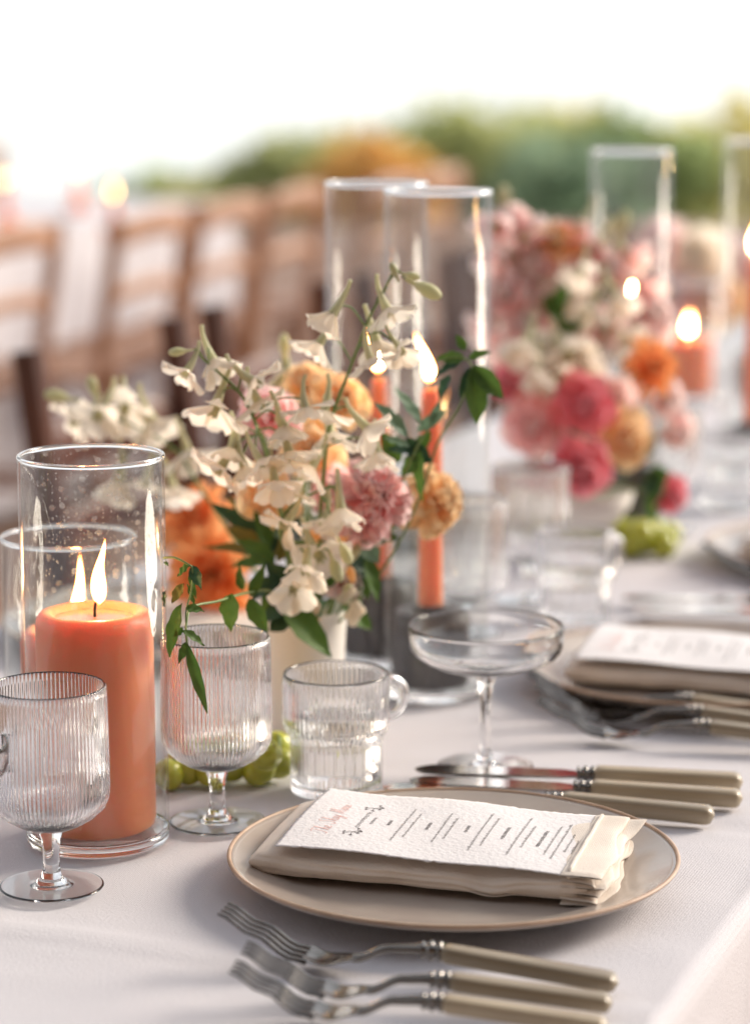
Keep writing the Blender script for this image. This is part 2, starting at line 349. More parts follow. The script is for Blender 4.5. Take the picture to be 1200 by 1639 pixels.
TREES = [(1190, 205, 52, 4.2, 6, 'yellow', 'yellow autumn tree at the right end of the far treeline'),
         (1120, 200, 56, 4.0, 6, 'lime', 'lime green tree beside the yellow one at the right of the treeline'),
         (1030, 208, 50, 3.6, 6, 'green', 'green tree behind the hurricane glass with the tall taper'),
         (955, 214, 58, 4.0, 6, 'lime', 'pale lime tree left of the blurred tall hurricane glass'),
         (870, 222, 48, 4.2, 6, 'blue', 'dark blue green tree above the pink flower arrangement'),
         (760, 205, 55, 4.4, 6, 'lime', 'yellow green tree above the nearer tall glass rim'),
         (690, 226, 60, 3.4, 6, 'green', 'mid green tree right of the orange tree'),
         (628, 222, 45, 2.1, 5.5, 'orange', 'rounded orange tree above the two tall glass rims'),
         (545, 238, 47, 1.7, 5.5, 'orange', 'smaller orange tree left of the rounded orange one'),
         (470, 246, 52, 2.8, 6, 'lime', 'lime green tree at the left end of the tall treeline'),
         (415, 268, 58, 2.2, 6, 'green', 'low mid green tree stepping down at the left of the treeline'),
         (335, 292, 62, 3.4, 6, 'yellow', 'low yellow green tree behind the far chair backs'),
         (245, 286, 66, 3.0, 6, 'green', 'small green tree near the far candle lights at left'),
         (1075, 206, 60, 3.2, 6, 'yellow', 'yellow green tree just right of the blurred tall hurricane glass'),
         (910, 206, 64, 3.4, 6, 'yellow', 'yellowish tree rising behind the dark blue green one'),
         (815, 214, 60, 3.2, 6, 'lime', 'lime tree between the tall glass and the pink arrangement'),
         (725, 212, 66, 3.2, 6, 'yellow', 'yellow tree directly behind the nearer tall glass rim'),
         (585, 226, 64, 3.0, 6, 'yellow', 'yellow tree between the two orange trees'),
         (510, 236, 60, 3.0, 6, 'lime', 'lime tree left of the smaller orange tree')]
for i, a in enumerate(TREES): tree(*a[:6], a[6], 100 + i)

# added wall, out of view behind the camera, bounces warm fill onto the table
M['bounce_warm'] = prin('bounce_wall_warm', (.48, .34, .24), .9, c2=(.54, .40, .29), scale=1.5, bump=.3, bscale=25)
tag(MB().box((-9, -3.0, -.78), (9, -2.7, 3.4)).build('offscreen_bounce_wall', M['bounce_warm']), kind='structure')
M['shade_dark'] = prin('shade_roof_dark', (.12, .08, .055), .7, c2=(.18, .12, .085), scale=2, stretch=(.4, 6, 6), bump=.3, bscale=30)
rf = MB()  # added boards overhead, out of view, to shade the near table
for k in range(11): rf.box((-9, -2.7 + k * .25, 2.15 + .02 * (k % 2)), (9, -2.455 + k * .25, 2.20 + .02 * (k % 2)))
tag(rf.build('offscreen_shade_roof', M['shade_dark']), kind='structure')

# ------------------------------------------------------------------ tables under long cloths
def cloth(name, label, org, length, width, drop, fine, seed, rz=-TH, group=None, u0=0.0):
    """a long cloth: flat top with pressed creases, rounded edges and hanging folds; local y runs along the table, local -x across it"""
    o = Vector((seed * 3.1, seed * 1.7, 0))
    if fine:
        us = [u0 + .012 * i for i in range(int(1.5 / .012))]; e = us[-1]
        us += [e + .05 * i for i in range(1, int((u0 + length - e) / .05) + 1)]
        vsx = [.010 * i for i in range(0, 71)]; e = vsx[-1]; vsx += [e + .03 * i for i in range(1, int((width - e) / .03) + 1)]
    else:
        us = [u0 + length * i / 60 for i in range(61)]; vsx = [width * i / 16 for i in range(17)]
    W = vsx[-1]; R = .014
    prof = [('d', drop * (1 - k / 14)) for k in range(14)] + [('r', a) for a in (0, 22, 45, 68)]
    b = MB(); rows = []
    def top(u, v):
        p = Vector((u, v, 0)) + o
        h = .0016 * noise.noise(p * 5) + .0012 * noise.noise(Vector((u * 9 + 2 * v, v * 13, 2)) + o) + .0005 * noise.noise(Vector((u * 40, v * 30, 5)) + o) + .0010 * noise.noise(Vector((u * 3, v * 14, 3)) + o) + .0007 * noise.noise(Vector((u * 22, v * 6, 7)) + o)
        for cu, sg in ((.02, 1), (.36, -1), (.93, 1)):  # pressed fold lines across the table
            dd = (u - cu - .02 * noise.noise(Vector((v * 3, cu, 1)))) / .006; h += .0020 * sg * math.exp(-dd * dd)
        dd = (v - .43 - .012 * sin(u * 5)) / .007; h += .0010 * math.exp(-dd * dd)
        dd = (v - .52 + .3 * (u - .05)) / .008; h += .0024 * math.exp(-dd * dd)
        return min(h - .0020, .0006) if fine else h - .002
    def hang(u, dz, s):
        amp = min(1, dz / .35)
        return .012 + (.030 * noise.noise(Vector((u * 4.5, s * 5, 0)) + o) + .016 * sin(u * 26 + 3 * noise.noise(Vector((u * 2, s, 4)) + o))) * amp + .06 * dz
    for u in us:
        row = []
        for k, val in prof:
            if k == 'd': row.append((hang(u, val, 1), u, -R - val))
            else: a = radians(val); row.append((.012 * cos(a), u, -R + R * sin(a) - .0012))
        row += [(-v, u, top(u, v)) for v in vsx]
        for k, val in reversed(prof):
            if k == 'd': row.append((-W - .012 - hang(u, val, 2), u, -R - val))
            else: a = radians(val); row.append((-W - .012 * cos(a), u, -R + R * sin(a) - .0012))
        rows.append(row)
    n = len(rows[0])
    b.add([p for r in rows for p in r], [(i * n + j, i * n + j + 1, (i + 1) * n + j + 1, (i + 1) * n + j) for i in range(len(rows) - 1) for j in range(n - 1)])
    ob = b.build(name, M['linen'], None, 0); ob.location = org; ob.rotation_euler = (0, 0, rz)
    return tag(ob, label, 'tablecloth', group)
cloth('tablecloth', 'white linen tablecloth under the whole foreground place setting', E0, 5.6, .77, .70, True, 1, group='white tablecloths', u0=-.7)
cloth('tablecloth', 'blurred white cloth on the neighbouring table behind the chairs', tab(2.2, 3.0), 4.0, .77, .70, False, 2, group='white tablecloths')

# ------------------------------------------------------------------ chairs
def make_chair(label, wood, group, loc, rz, low=0.0):
    t = thing('wooden_chair', label, 'chair', loc, rz, group); m = M[wood]
    for s in (-1, 1):
        MB().tube(smooth_path([(s * .19, -.19, 0), (s * .195, -.20, .44), (s * .20, -.235, .70), (s * .20, -.285 + low * .2, (.93 - low * .35) if wood == 'redwood' else .83)], 5), .021, 8).build('back_post', m, t)
        MB().tube([(s * .20, .20, 0), (s * .20, .19, .44)], [.016, .021], 8).build('leg', m, t)
        MB().tube([(s * .197, -.19, .2), (s * .2, .19, .2)], .011, 6).build('stretcher', m, t)
    for z, hh, y in (((.90 - low * 1.3, .034, -.278 + low * .2), (.76 - low, .022, -.25), (.62 - low * .6, .022, -.222)) if wood == 'redwood' else ((.79, .034, -.254), (.64, .020, -.228))):
        MB().grid(lambda a, b, z=z, hh=hh, y=y: (-.19 + .38 * a, y - .018 * sin(pi * a) + .006 * cos(2 * pi * b), z + .018 * sin(pi * a) + hh * sin(2 * pi * b)), 12, 12, cv=True).build('slat', m, t)
    MB().grid(lambda a, b: (.215 * (2 * a - 1) * (1 if b < .5 else .999), .20 * (1 - 2 * abs(2 * b - 1)) if True else 0, .445 + (.016 if b < .5 else -.016) * min(1, 8 * min(a, 1 - a))), 16, 16, cv=True).build('seat', m, t)
    return t
# chairs have their own floor at -.75 below the table top; local +y faces the table
def chair_at(u, v, facing, label, wood, group, proto={}):
    p = tab(u, v, -.755); rz = -TH + (-pi / 2 if facing < 0 else pi / 2)
    if wood not in proto:
        proto[wood] = make_chair(label, wood, group, p, rz, .12 if wood == 'redwood' else .16); return
    dup(proto[wood], label, p, rz, group)
G1 = 'chairs along the far side of the foreground table'
chair_at(1.70, .90, -1, 'dark red brown chair behind the left edge of the near hurricane', 'redwood', G1)
chair_at(2.25, .91, -1, 'dark brown chair behind the white delphinium at left', 'redwood', G1)
chair_at(2.80, .90, -1, 'dark chair half hidden behind the tall delphinium spike', 'redwood', G1)
chair_at(3.34, .91, -1, 'dark chair behind the two tall glass cylinders', 'redwood', G1)
chair_at(3.88, .90, -1, 'dark chair behind the pink flower arrangement', 'redwood', G1)
G2 = 'brown chairs around the neighbouring table'
names = ['at the left edge of the picture', 'second from the left edge', 'third from the left', 'fourth from the left, below the pale lights', 'fifth from the left', 'sixth from the left, above the cream delphinium',
         'seventh from the left, under the low green tree', 'eighth from the left, beside the tall glass rim']
for i, nme in enumerate(names):
    chair_at(2.9 + .55 * i, 2.72 + .04 * (i % 3), 1, 'brown wooden chair with its back turned, ' + nme, 'oak', G2)
for i, nme in enumerate(['leftmost', 'second', 'third', 'fourth', 'fifth', 'rightmost']):
    chair_at(3.1 + .66 * i, 3.95 + .04 * (i % 2), -1, 'brown chair facing the viewer in the row beyond the neighbouring table, ' + nme + ' of six', 'oak', 'brown chairs beyond the neighbouring table')
for i, nme in enumerate(['leftmost', 'second', 'middle', 'fourth', 'rightmost']):
    chair_at(4.9 + .7 * i, 5.0 + .05 * (i % 2), 1, 'tan chair in the farthest row below the treeline, ' + nme + ' of five', 'oak', 'tan chairs in the farthest row')

# ------------------------------------------------------------------ glassware
def make_goblet(label, loc, group):
    t = thing('ribbed_goblet', label, 'goblet', loc, 0, group)
    foot = [(0, 0), (.0288, 0), (.0296, 0), (.0300, .00005), (.0308, .0005), (.0311, .0011), (.0308, .0016), (.0302, .00178), (.0298, .00182), (.0290, .00184), (.022, .0020), (.0142, .00218), (.0134, .0022), (.0130, .0023), (.0110, .0027), (.0092, .0036), (.0075, .0062), (0, .0062)]
    MB().lathe(foot, 72).build('foot', M['glass'], t)
    stem = [(0, .0064), (.0068, .0064), (.0058, .0085), (.0050, .014), (.0050, .022), (.0058, .030), (.0080, .0352), (0, .0352)]
    MB().lathe(stem, 12).build('stem', M['glass'], t, 30)
    out = [(0, .0354), (.007, .0354), (.013, .0368), (.020, .0400), (.027, .0445), (.0320, .0495), (.0348, .0555), (.0353, .062), (.0352, .075), (.0350, .09), (.0347, .105), (.0345, .118), (.0344, .1225), (.0341, .1236), (.0336, .1240), (.0330, .1236), (.0327, .1225)]
    inn = [(.0328, .118), (.0330, .105), (.0332, .09), (.0333, .075), (.0333, .062), (.0325, .056), (.0295, .0505), (.024, .0458), (.017, .0422), (.009, .0405), (0, .0402)]
    prof = out + inn; NR = 84
    def rib(i, a):
        if i < 3 or i > 12: return 0
        k = min(1, (i - 2) / 3) * min(1, (12.6 - i) / 1.0); return .00055 * k * cos(NR * a)
    MB().lathe(prof, NR * 6, rib).build('bowl', M['glass'], t, 0)
    return t
gob = make_goblet('ribbed clear goblet in front of the coral pillar candle', at(83, 1420, 1.4998), 'ribbed goblets')
gob.location.z = 0
GG = 'ribbed goblets'
dup(gob, 'ribbed clear goblet between the pillar candle and the glass mug', (-.1015, 1.6298, 0), .3, GG)
dup(gob, 'blurred ribbed goblet behind the coupe, beside the orange taper', (.075, 2.13, 0), .7, GG)
dup(gob, 'blurred ribbed goblet below the pink flower arrangement', (.138, 2.30, 0), .9, GG)
dup(gob, 'blurred ribbed goblet beyond the second napkin, near the green grapes', (.30, 2.66, 0), .2, GG)
dup(gob, 'far blurred ribbed goblet at the right edge of the table', (.47, 3.15, 0), .5, GG)

def make_mug(label, loc, rz, group):
    t = thing('glass_mug', label, 'mug', loc, rz, group); NR = 60
    out = [(0, .0003), (.0285, .0003), (.0300, .0015), (.0303, .004), (.0304, .012), (.0305, .022), (.0306, .032), (.0308, .0385), (.0325, .0410), (.0345, .0440), (.0354, .0480), (.0355, .055), (.0355, .065), (.0355, .0752), (.0355, .0800), (.0352, .0815), (.0345, .0820), (.0337, .0815), (.0334, .080)]
    inn = [(.0334, .065), (.0334, .055), (.0333, .049), (.0318, .0452), (.0295, .0425), (.0288, .038), (.0286, .022), (.0284, .012), (.0280, .0085), (.026, .0065), (0, .0060)]
    def rib(i, a): return .00045 * cos(NR * a) if 3 <= i <= 13 else 0
    MB().lathe(out + inn, NR * 6, rib).build('body', M['glass'], t, 0)
    wv = [(0, .0064), (.0255, .0068), (.0278, .0090), (.0282, .012), (.0284, .022), (.0286, .038), (.0293, .0429), (.0316, .0457), (.0331, .0492), (.0332, .0560), (.0332, .0562), (0, .0561)]
    MB().lathe(wv, 72).build('water', M['water'], t)
    h = smooth_path([(.0352, 0, .068), (.044, 0, .0715), (.0525, 0, .066), (.0535, 0, .056), (.047, 0, .0475), (.0358, 0, .0455)], 8)
    MB().tube(h, [.0032] * len(h), 12).build('handle', M['glass'], t)
    return t
mug = make_mug('ribbed glass mug of water standing behind the menu', (-.026, 1.7023, 0), radians(32), 'glass mugs')
dup(mug, 'blurred glass mug behind the coupe rim', (.172, 2.21, 0), radians(40), 'glass mugs')
dup(mug, 'far blurred glass mug right of the pink flowers', (.38, 2.78, 0), radians(20), 'glass mugs')

t = thing('coupe_glass', 'clear champagne coupe between the mug and the second plate', 'coupe', (.0765, 1.7605, 0))
MB().lathe([(0, 0), (.0308, 0), (.0316, 0), (.0320, .00005), (.0329, .0005), (.0332, .0010), (.0329, .0015), (.0323, .00167), (.0319, .0017), (.031, .00172), (.022, .0019), (.0122, .00208), (.0114, .0021), (.011, .0022), (.0092, .0026), (.0075, .0035), (.006, .0056), (0, .0056)], 72).build('foot', M['glass'], t)
MB().lathe([(0, .0058), (.0056, .0058), (.0042, .010), (.0035, .018), (.0034, .030), (.0036, .044), (.0042, .054), (.0056, .0600), (.0066, .0625), (.0060, .0645), (.0072, .0660), (0, .0660)], 24).build('stem', M['glass'], t, 50)
co = [(0, .0662), (.0075, .0662), (.016, .0678), (.026, .0700), (.036, .0732), (.044, .0770), (.0495, .0810), (.0522, .0850), (.0532, .0890), (.0535, .094), (.0536, .0985), (.0534, .1004), (.0529, .1012), (.0523, .1012), (.0518, .1004), (.0517, .0985), (.0516, .094), (.0512, .0895), (.0500, .0858), (.0472, .0820), (.042, .0786), (.034, .0752), (.024, .0722), (.012, .0704), (0, .0700)]
MB().lathe(co, 120).build('bowl', M['glass'], t, 0)
t['group'] = 'champagne coupes'
dup(t, 'champagne coupe cut by the left edge beside the front goblet', (-.2635, 1.455, 0), .4, 'champagne coupes')

# ------------------------------------------------------------------ candles and hurricane glasses
def flame_mesh(h, r, lean=(0, 0)):
    prof = [(0, 0)] + [(r * (sin(pi * min(1, (k / 16) ** .62)) ** .85) * (1 - .25 * k / 16) + 1e-5, h * k / 16) for k in range(1, 16)] + [(0, h)]
    b = MB().lathe(prof, 20)
    fl = random.Random(int(h * 1e5 + lean[0] * 1e6)); p1, p2 = fl.random() * 6, fl.random() * 6
    b.v = [(x * (1 + .16 * sin(z / h * 6 + p1)) + .0007 * sin(z / h * 7 + p2) + lean[0] * (z / h) ** 1.6, y + lean[1] * (z / h) ** 1.6, z) for x, y, z in b.v]
    return b
def make_hurricane(label, loc, r, h, mat, group, base=.009):
    t = thing('hurricane_glass', label, 'hurricane glass', loc, 0, group); wl = .0019
    MB().lathe([(r - .0004, base + .0003), (r, h - .0022), (r - wl, h - .0022), (r - wl - .0004, base + .0003)], 96).build('cylinder', M[mat], t, 0)
    MB().lathe([(r - wl * .5 + (wl * .72) * cos(a), h + .0016 * sin(a)) for a in [2 * pi * k / 12 for k in range(13)]], 96).build('rim', M['glass'], t, 0)
    MB().lathe([(0, .0004), (r - .005, .0004), (r - .0014, .0014), (r - .0004, .0034), (r - .0003, base), (r - .004, base), (r - .008, base - .0015), (0, base - .002)], 96).build('base', M['glass'], t, 0)
    return t
def make_pillar(label, loc, r, z0, z1, fh, lean, group, off=(0, 0)):
    t = thing('pillar_candle', label, 'candle', loc, 0, group); H = z1 - z0
    pr = [(0, z0), (r - .004, z0), (r - .001, z0 + .002), (r, z0 + .006), (r + .0003, z0 + H * .5), (r, z1 - .009), (r - .0008, z1 - .004), (r - .0035, z1 - .0008), (r - .006, z1), (r - .009, z1 - .0010), (r - .0115, z1 - .0032), (r - .0125, z1 - .0046), (0, z1 - .0052)]
    MB().lathe(pr, 72, lambda i, a: .00035 * sin(2 * a + 1) + .0002 * sin(5 * a) + (.0010 * noise.noise(Vector((cos(a) * 1.6, sin(a) * 1.6, r * 50))) if 6 <= i <= 11 else 0)).build('wax_body', M['wax'], t, 0)
    MB().lathe([(r - .0118, z1 - .0042), (.006, z1 - .0043), (0, z1 - .0040)], 60).build('melted_wax', M['melt'], t, 0)
    ox, oy = off; wz = z1 - .005
    MB().tube(smooth_path([(ox, oy, wz), (ox + .0002, oy, wz + .007), (ox + .0018, oy, wz + .0125), (ox + .0036, oy, wz + .0145)], 4), .0009, 8).build('wick', M['wick'], t)
    f = flame_mesh(fh, .0047, lean).build('flame', M['flame'], t, 0); f.location = (ox + .0022, oy, wz + .0085)
    return t
HG = 'short hurricane glasses'; PG = 'coral pillar candles'
HX, HY = -.1745, 1.5924
make_hurricane('tall spotted hurricane glass holding the front coral candle', (HX, HY, 0), .0452, .2455, 'hurricane', HG)
make_pillar('large coral pillar candle with a leaning flame in the front hurricane', (HX, HY, 0), .0362, .0096, .1485, .042, (.0045, 0), PG, (.0005, 0))
make_hurricane('shorter hurricane glass just behind the front one', (-.205, 1.722, 0), .0452, .170, 'tallglass', HG)
make_pillar('shorter coral candle hidden behind the front candle, its flame rising left', (-.2015, 1.720, 0), .0362, .0096, .108, .048, (.003, 0), PG, (.0, 0))
p4 = at(1098, 600, 3.62)
make_hurricane('blurred short hurricane with a coral candle near the right edge', (p4.x, 3.62, 0), .048, .165, 'tallglass', HG)
make_pillar('blurred coral pillar candle glowing near the right edge', (p4.x, 3.62, 0), .036, .0096, .088, .034, (0, 0), PG)
TG = 'tall hurricane glasses with tapers'
def make_taper(label, loc, z1, fh, lean, group, hold=.066):
    h = thing('candle_holder', label.replace('coral taper candle', 'dark ceramic holder under the taper'), 'candle holder', loc, 0, 'dark taper holders')
    MB().lathe([(0, .0095), (.0285, .0095), (.0300, .012), (.0300, hold - .012), (.0290, hold - .004), (.0265, hold), (.014, hold), (.0105, hold - .001), (.0102, hold - .018), (0, hold - .018)], 48).build('body', M['slate'], h)
    MB().lathe([(.0102, hold - .0010), (.0135, hold + .0006), (.0135, hold + .004), (.0102, hold + .0045)], 36).build('collar', M['slate'], h)
    t = thing('taper_candle', label, 'candle', loc, 0, group)
    b = MB().lathe([(0, hold - .0175), (.0098, hold - .0175), (.0092, hold + .03), (.0080, z1 - .02), (.0072, z1 - .004), (.0052, z1 - .0004), (.003, z1 - .0014), (0, z1 - .002)], 28); b.build('wax_body', M['wax'], t)
    MB().tube([(0, 0, z1 - .003), (-.0004, 0, z1 + .006), (-.0015, 0, z1 + .010)], .0008, 6).build('wick', M['wick'], t)
    f = flame_mesh(fh, .0054, lean).build('flame', M['flame'], t, 0); f.location = (-.0010, 0, z1 + .004)
    return t
TT = 'coral taper candles'
for (x, y, z1, fh, lean, cx, cyo, lb, hl) in (
        (.0425, 1.968, .238, .038, (-.011, 0), .047, 1.968, 'coral taper candle with a bright leaning flame in the nearer tall glass', 'nearer of the two tall glass cylinders behind the flowers'),
        (.004, 2.075, .232, .038, (-.006, 0), .001, 2.075, 'coral taper candle behind the delphinium spike in the farther tall glass', 'farther of the two tall glass cylinders, left of the nearer one'),
        (.262, 2.66, .235, .036, (0, 0), .258, 2.66, 'blurred coral taper candle burning above the pink flowers', 'blurred tall glass cylinder right of the pink flowers'),
        (.425, 2.93, .255, .036, (0, 0), .428, 2.93, 'blurred coral taper candle cut by the right edge of the picture', 'tall glass cylinder cut by the right edge of the picture')):
    make_taper(lb, (x, y, 0), z1, fh, lean, TT)
    make_hurricane(hl, (cx, cyo, 0), .0405, .3855, 'tallglass', TG)
# candles on the neighbouring table, seen as soft lights
for i, (px, py, Y, lb) in enumerate(((182, 305, 6.6, 'far candle flame, the clearest light left of the treeline'), (124, 270, 7.6, 'fainter far candle left of the clearest light'), (8, 285, 6.9, 'far candle at the left edge of the picture'))):
    p = at(px, py, Y); t = thing('taper_candle', lb, 'candle', (p.x, p.y, 0), 0, 'candles on the neighbouring table'); z1 = p.z - .02
    MB().lathe([(0, 0), (.03, 0), (.03, .03), (.011, .035), (.010, z1), (0, z1)], 20).build('wax_body', M['wax'], t)
    MB().tube([(0, 0, z1), (0, 0, z1 + .01)], .001, 6).build('wick', M['wick'], t)
    flame_mesh(.04, .007).build('flame', M['far_flame'], t, 0).location = (0, 0, z1 + .003)

# ------------------------------------------------------------------ plates, napkins, menus
def make_plate(label, loc, group):
    t = thing('dinner_plate', label, 'plate', loc, 0, group)
    up = [(0, .0062), (.060, .0060), (.086, .0060), (.098, .0072), (.110, .0105), (.122, .0143), (.130, .0172), (.1338, .0186)]
    dn = [(.1345, .0165), (.131, .0142), (.122, .0110), (.110, .0070), (.098, .0036), (.088, .0008), (.080, .0004), (.076, .0014), (0, .0016)]
    MB().lathe(up + dn, 140).build('dish', M['stoneware'], t, 0)
    MB().lathe([(.1340 + .00135 * cos(a), .0181 + .0012 * sin(a)) for a in [2 * pi * k / 10 for k in range(11)]], 140).build('rim', M['rim_brown'], t, 0)
    return t
PL = 'stoneware dinner plates'
plate = make_plate('taupe stoneware plate carrying the sharp folded napkin and menu', (.0468, 1.5103, 0), PL)
dup(plate, 'second stoneware plate, soft, right of the coupe', (.251, 1.996, 0), .5, PL)
dup(plate, 'third blurred plate at the right edge beyond the second', (.455, 2.482, 0), .9, PL)
dup(plate, 'blurred plate across the table behind the hurricane glasses', (-.18, 2.16, 0), .4, PL)
dup(plate, 'blurred plate across the table behind the flower vase', (.01, 2.657, 0), .3, PL)

LN, WN, TN = .212, .122, .020                         # napkin length, width, thickness
def make_napkin(label, loc, rz, seed, group):
    t = thing('folded_napkin', label, 'napkin', loc, rz, group); o = Vector((seed, 0, 0))
    def body(a, b):
        x = -LN / 2 + LN * a * .96; ang = 2 * pi * b
        cs, sn = cos(ang), sin(ang)
        hw = WN / 2 * (1 + .03 * noise.noise(Vector((a * 3, 1, 0)) + o)); th = TN / 2
        e = .42
        y = hw * (abs(cs) ** e) * (1 if cs > 0 else -1); z = th * (abs(sn) ** .75) * (1 if sn > 0 else -1)
        end = min(1, a / .05); z *= .35 + .65 * sqrt(end)
        y *= 1 - .05 * (1 - end); k2 = sqrt(min(1, (1 - a) / .04)); y *= .9 + .1 * k2; z *= .08 + .92 * k2
        dent = -.0042 * math.exp(-((a - .72) / .07) ** 2) * max(0, -cs) ** 2 + .0018 * noise.noise(Vector((x * 22, y * 20, z * 30)) + o)
        z2 = z + (.0035 * sin(a * 5 + 1) * (1 if sn > 0 else 0) if False else 0) + dent * (1 if sn > -.3 else .2)
        fr = max(0, -cs) ** .5
        y -= (.0030 * noise.noise(Vector((a * 9, z * 60, 5)) + o)) * max(0, -cs)
        y += fr * (.0011 * (1 if a < .20 else max(0, 1 - (a - .20) / .012)) + .0013 * math.exp(-((z + .0030 + .0012 * sin(a * 7)) / .0011) ** 2) + .0012 * math.exp(-((z - .0032 - .0010 * sin(a * 5 + 2)) / .0010) ** 2))
        return (x, y, z2 + th + .0002 - .0012 * sin(pi * a) * (1 if sn > 0 else 0))
    MB().grid(body, 110, 120, cv=True).build('folded_body', M['napkin'], t, 0)
    # the open end: stacked soft folds, each a flattened loop, and a soft ridge beside the menu
    rnd = random.Random(seed); NL = 6; th_ = (TN + .001) / NL
    for k in range(NL):
        ph, ph2, l0 = rnd.random() * 6, rnd.random() * 6, .0245 - .0016 * k + rnd.uniform(-.003, .003)
        def loop(a, c, k=k, ph=ph, ph2=ph2, l0=l0):
            ang = 2 * pi * c; cs, sn = cos(ang), sin(ang); up = .5 + .5 * cs
            ext = l0 + .0030 * sin(a * 4.2 + ph) + .0016 * sin(a * 11 + ph2) + (.007 * max(0, a - .8) / .2 if k == NL - 2 else 0)
            x = LN * .385 + (LN * .02 + ext) * (.5 + .5 * (abs(cs) ** .45) * (1 if cs > 0 else -1))
            wv = (.0011 * sin(a * 8 + ph) + .0008 * sin(a * 17 + ph2) + .0016 * noise.noise(Vector((a * 5, k * 3, 1)) + o)) * up * up
            e_ = max(0.02, min(1, a / .03, (1 - a) / .03)) ** .5
            z = th_ * (k + .5) + e_ * th_ * (.46 + .12 * up * sin(a * 6 + ph2)) * (abs(sn) ** .8) * (1 if sn > 0 else -1) + wv - .0020 * up * up * (k / NL)
            if k == NL - 2 and a > .8: z += .004 * (a - .8) / .2 * up
            return (x, (a - .5) * WN * (1.0 - .003 * k) + .0015 * sin(ph + c * 6) * up, max(z, .0008))
        MB().grid(loop, 56, 22, cv=True).build('fold', M['napkin'], t, 0)
    rd_ = [(LN * .408 + .0002 * sin(k * .9), WN * (.97 * k / 24 - .485), TN + .0012 + .0001 * sin(k * 1.7) - .004 * max(0, abs(k / 12 - 1) - .92) / .08) for k in range(25)]
    MB().tube(rd_, [.0008] + [.0014] * 23 + [.0008], 10, .8).build('hem', M['napkin'], t, 0)
    return t
NR_ = -radians(14.5)
NC = Vector((.0420, 1.5225, .0066))
NG = 'folded linen napkins'
napkin = make_napkin('sharp folded linen napkin under the menu on the nearest plate', NC, NR_, 3, NG)
dup(napkin, 'soft folded napkin on the second plate', (.262, 1.990, .0066), NR_, NG)
dup(napkin, 'blurred brownish napkin on the third plate at the right edge', (.462, 2.476, .0066), NR_, NG)
dup(napkin, 'blurred napkin across the table behind the hurricane glasses', (-.18, 2.16, .0066), NR_ + pi, NG)
dup(napkin, 'blurred napkin across the table behind the flower vase', (.01, 2.657, .0066), NR_ + pi, NG)

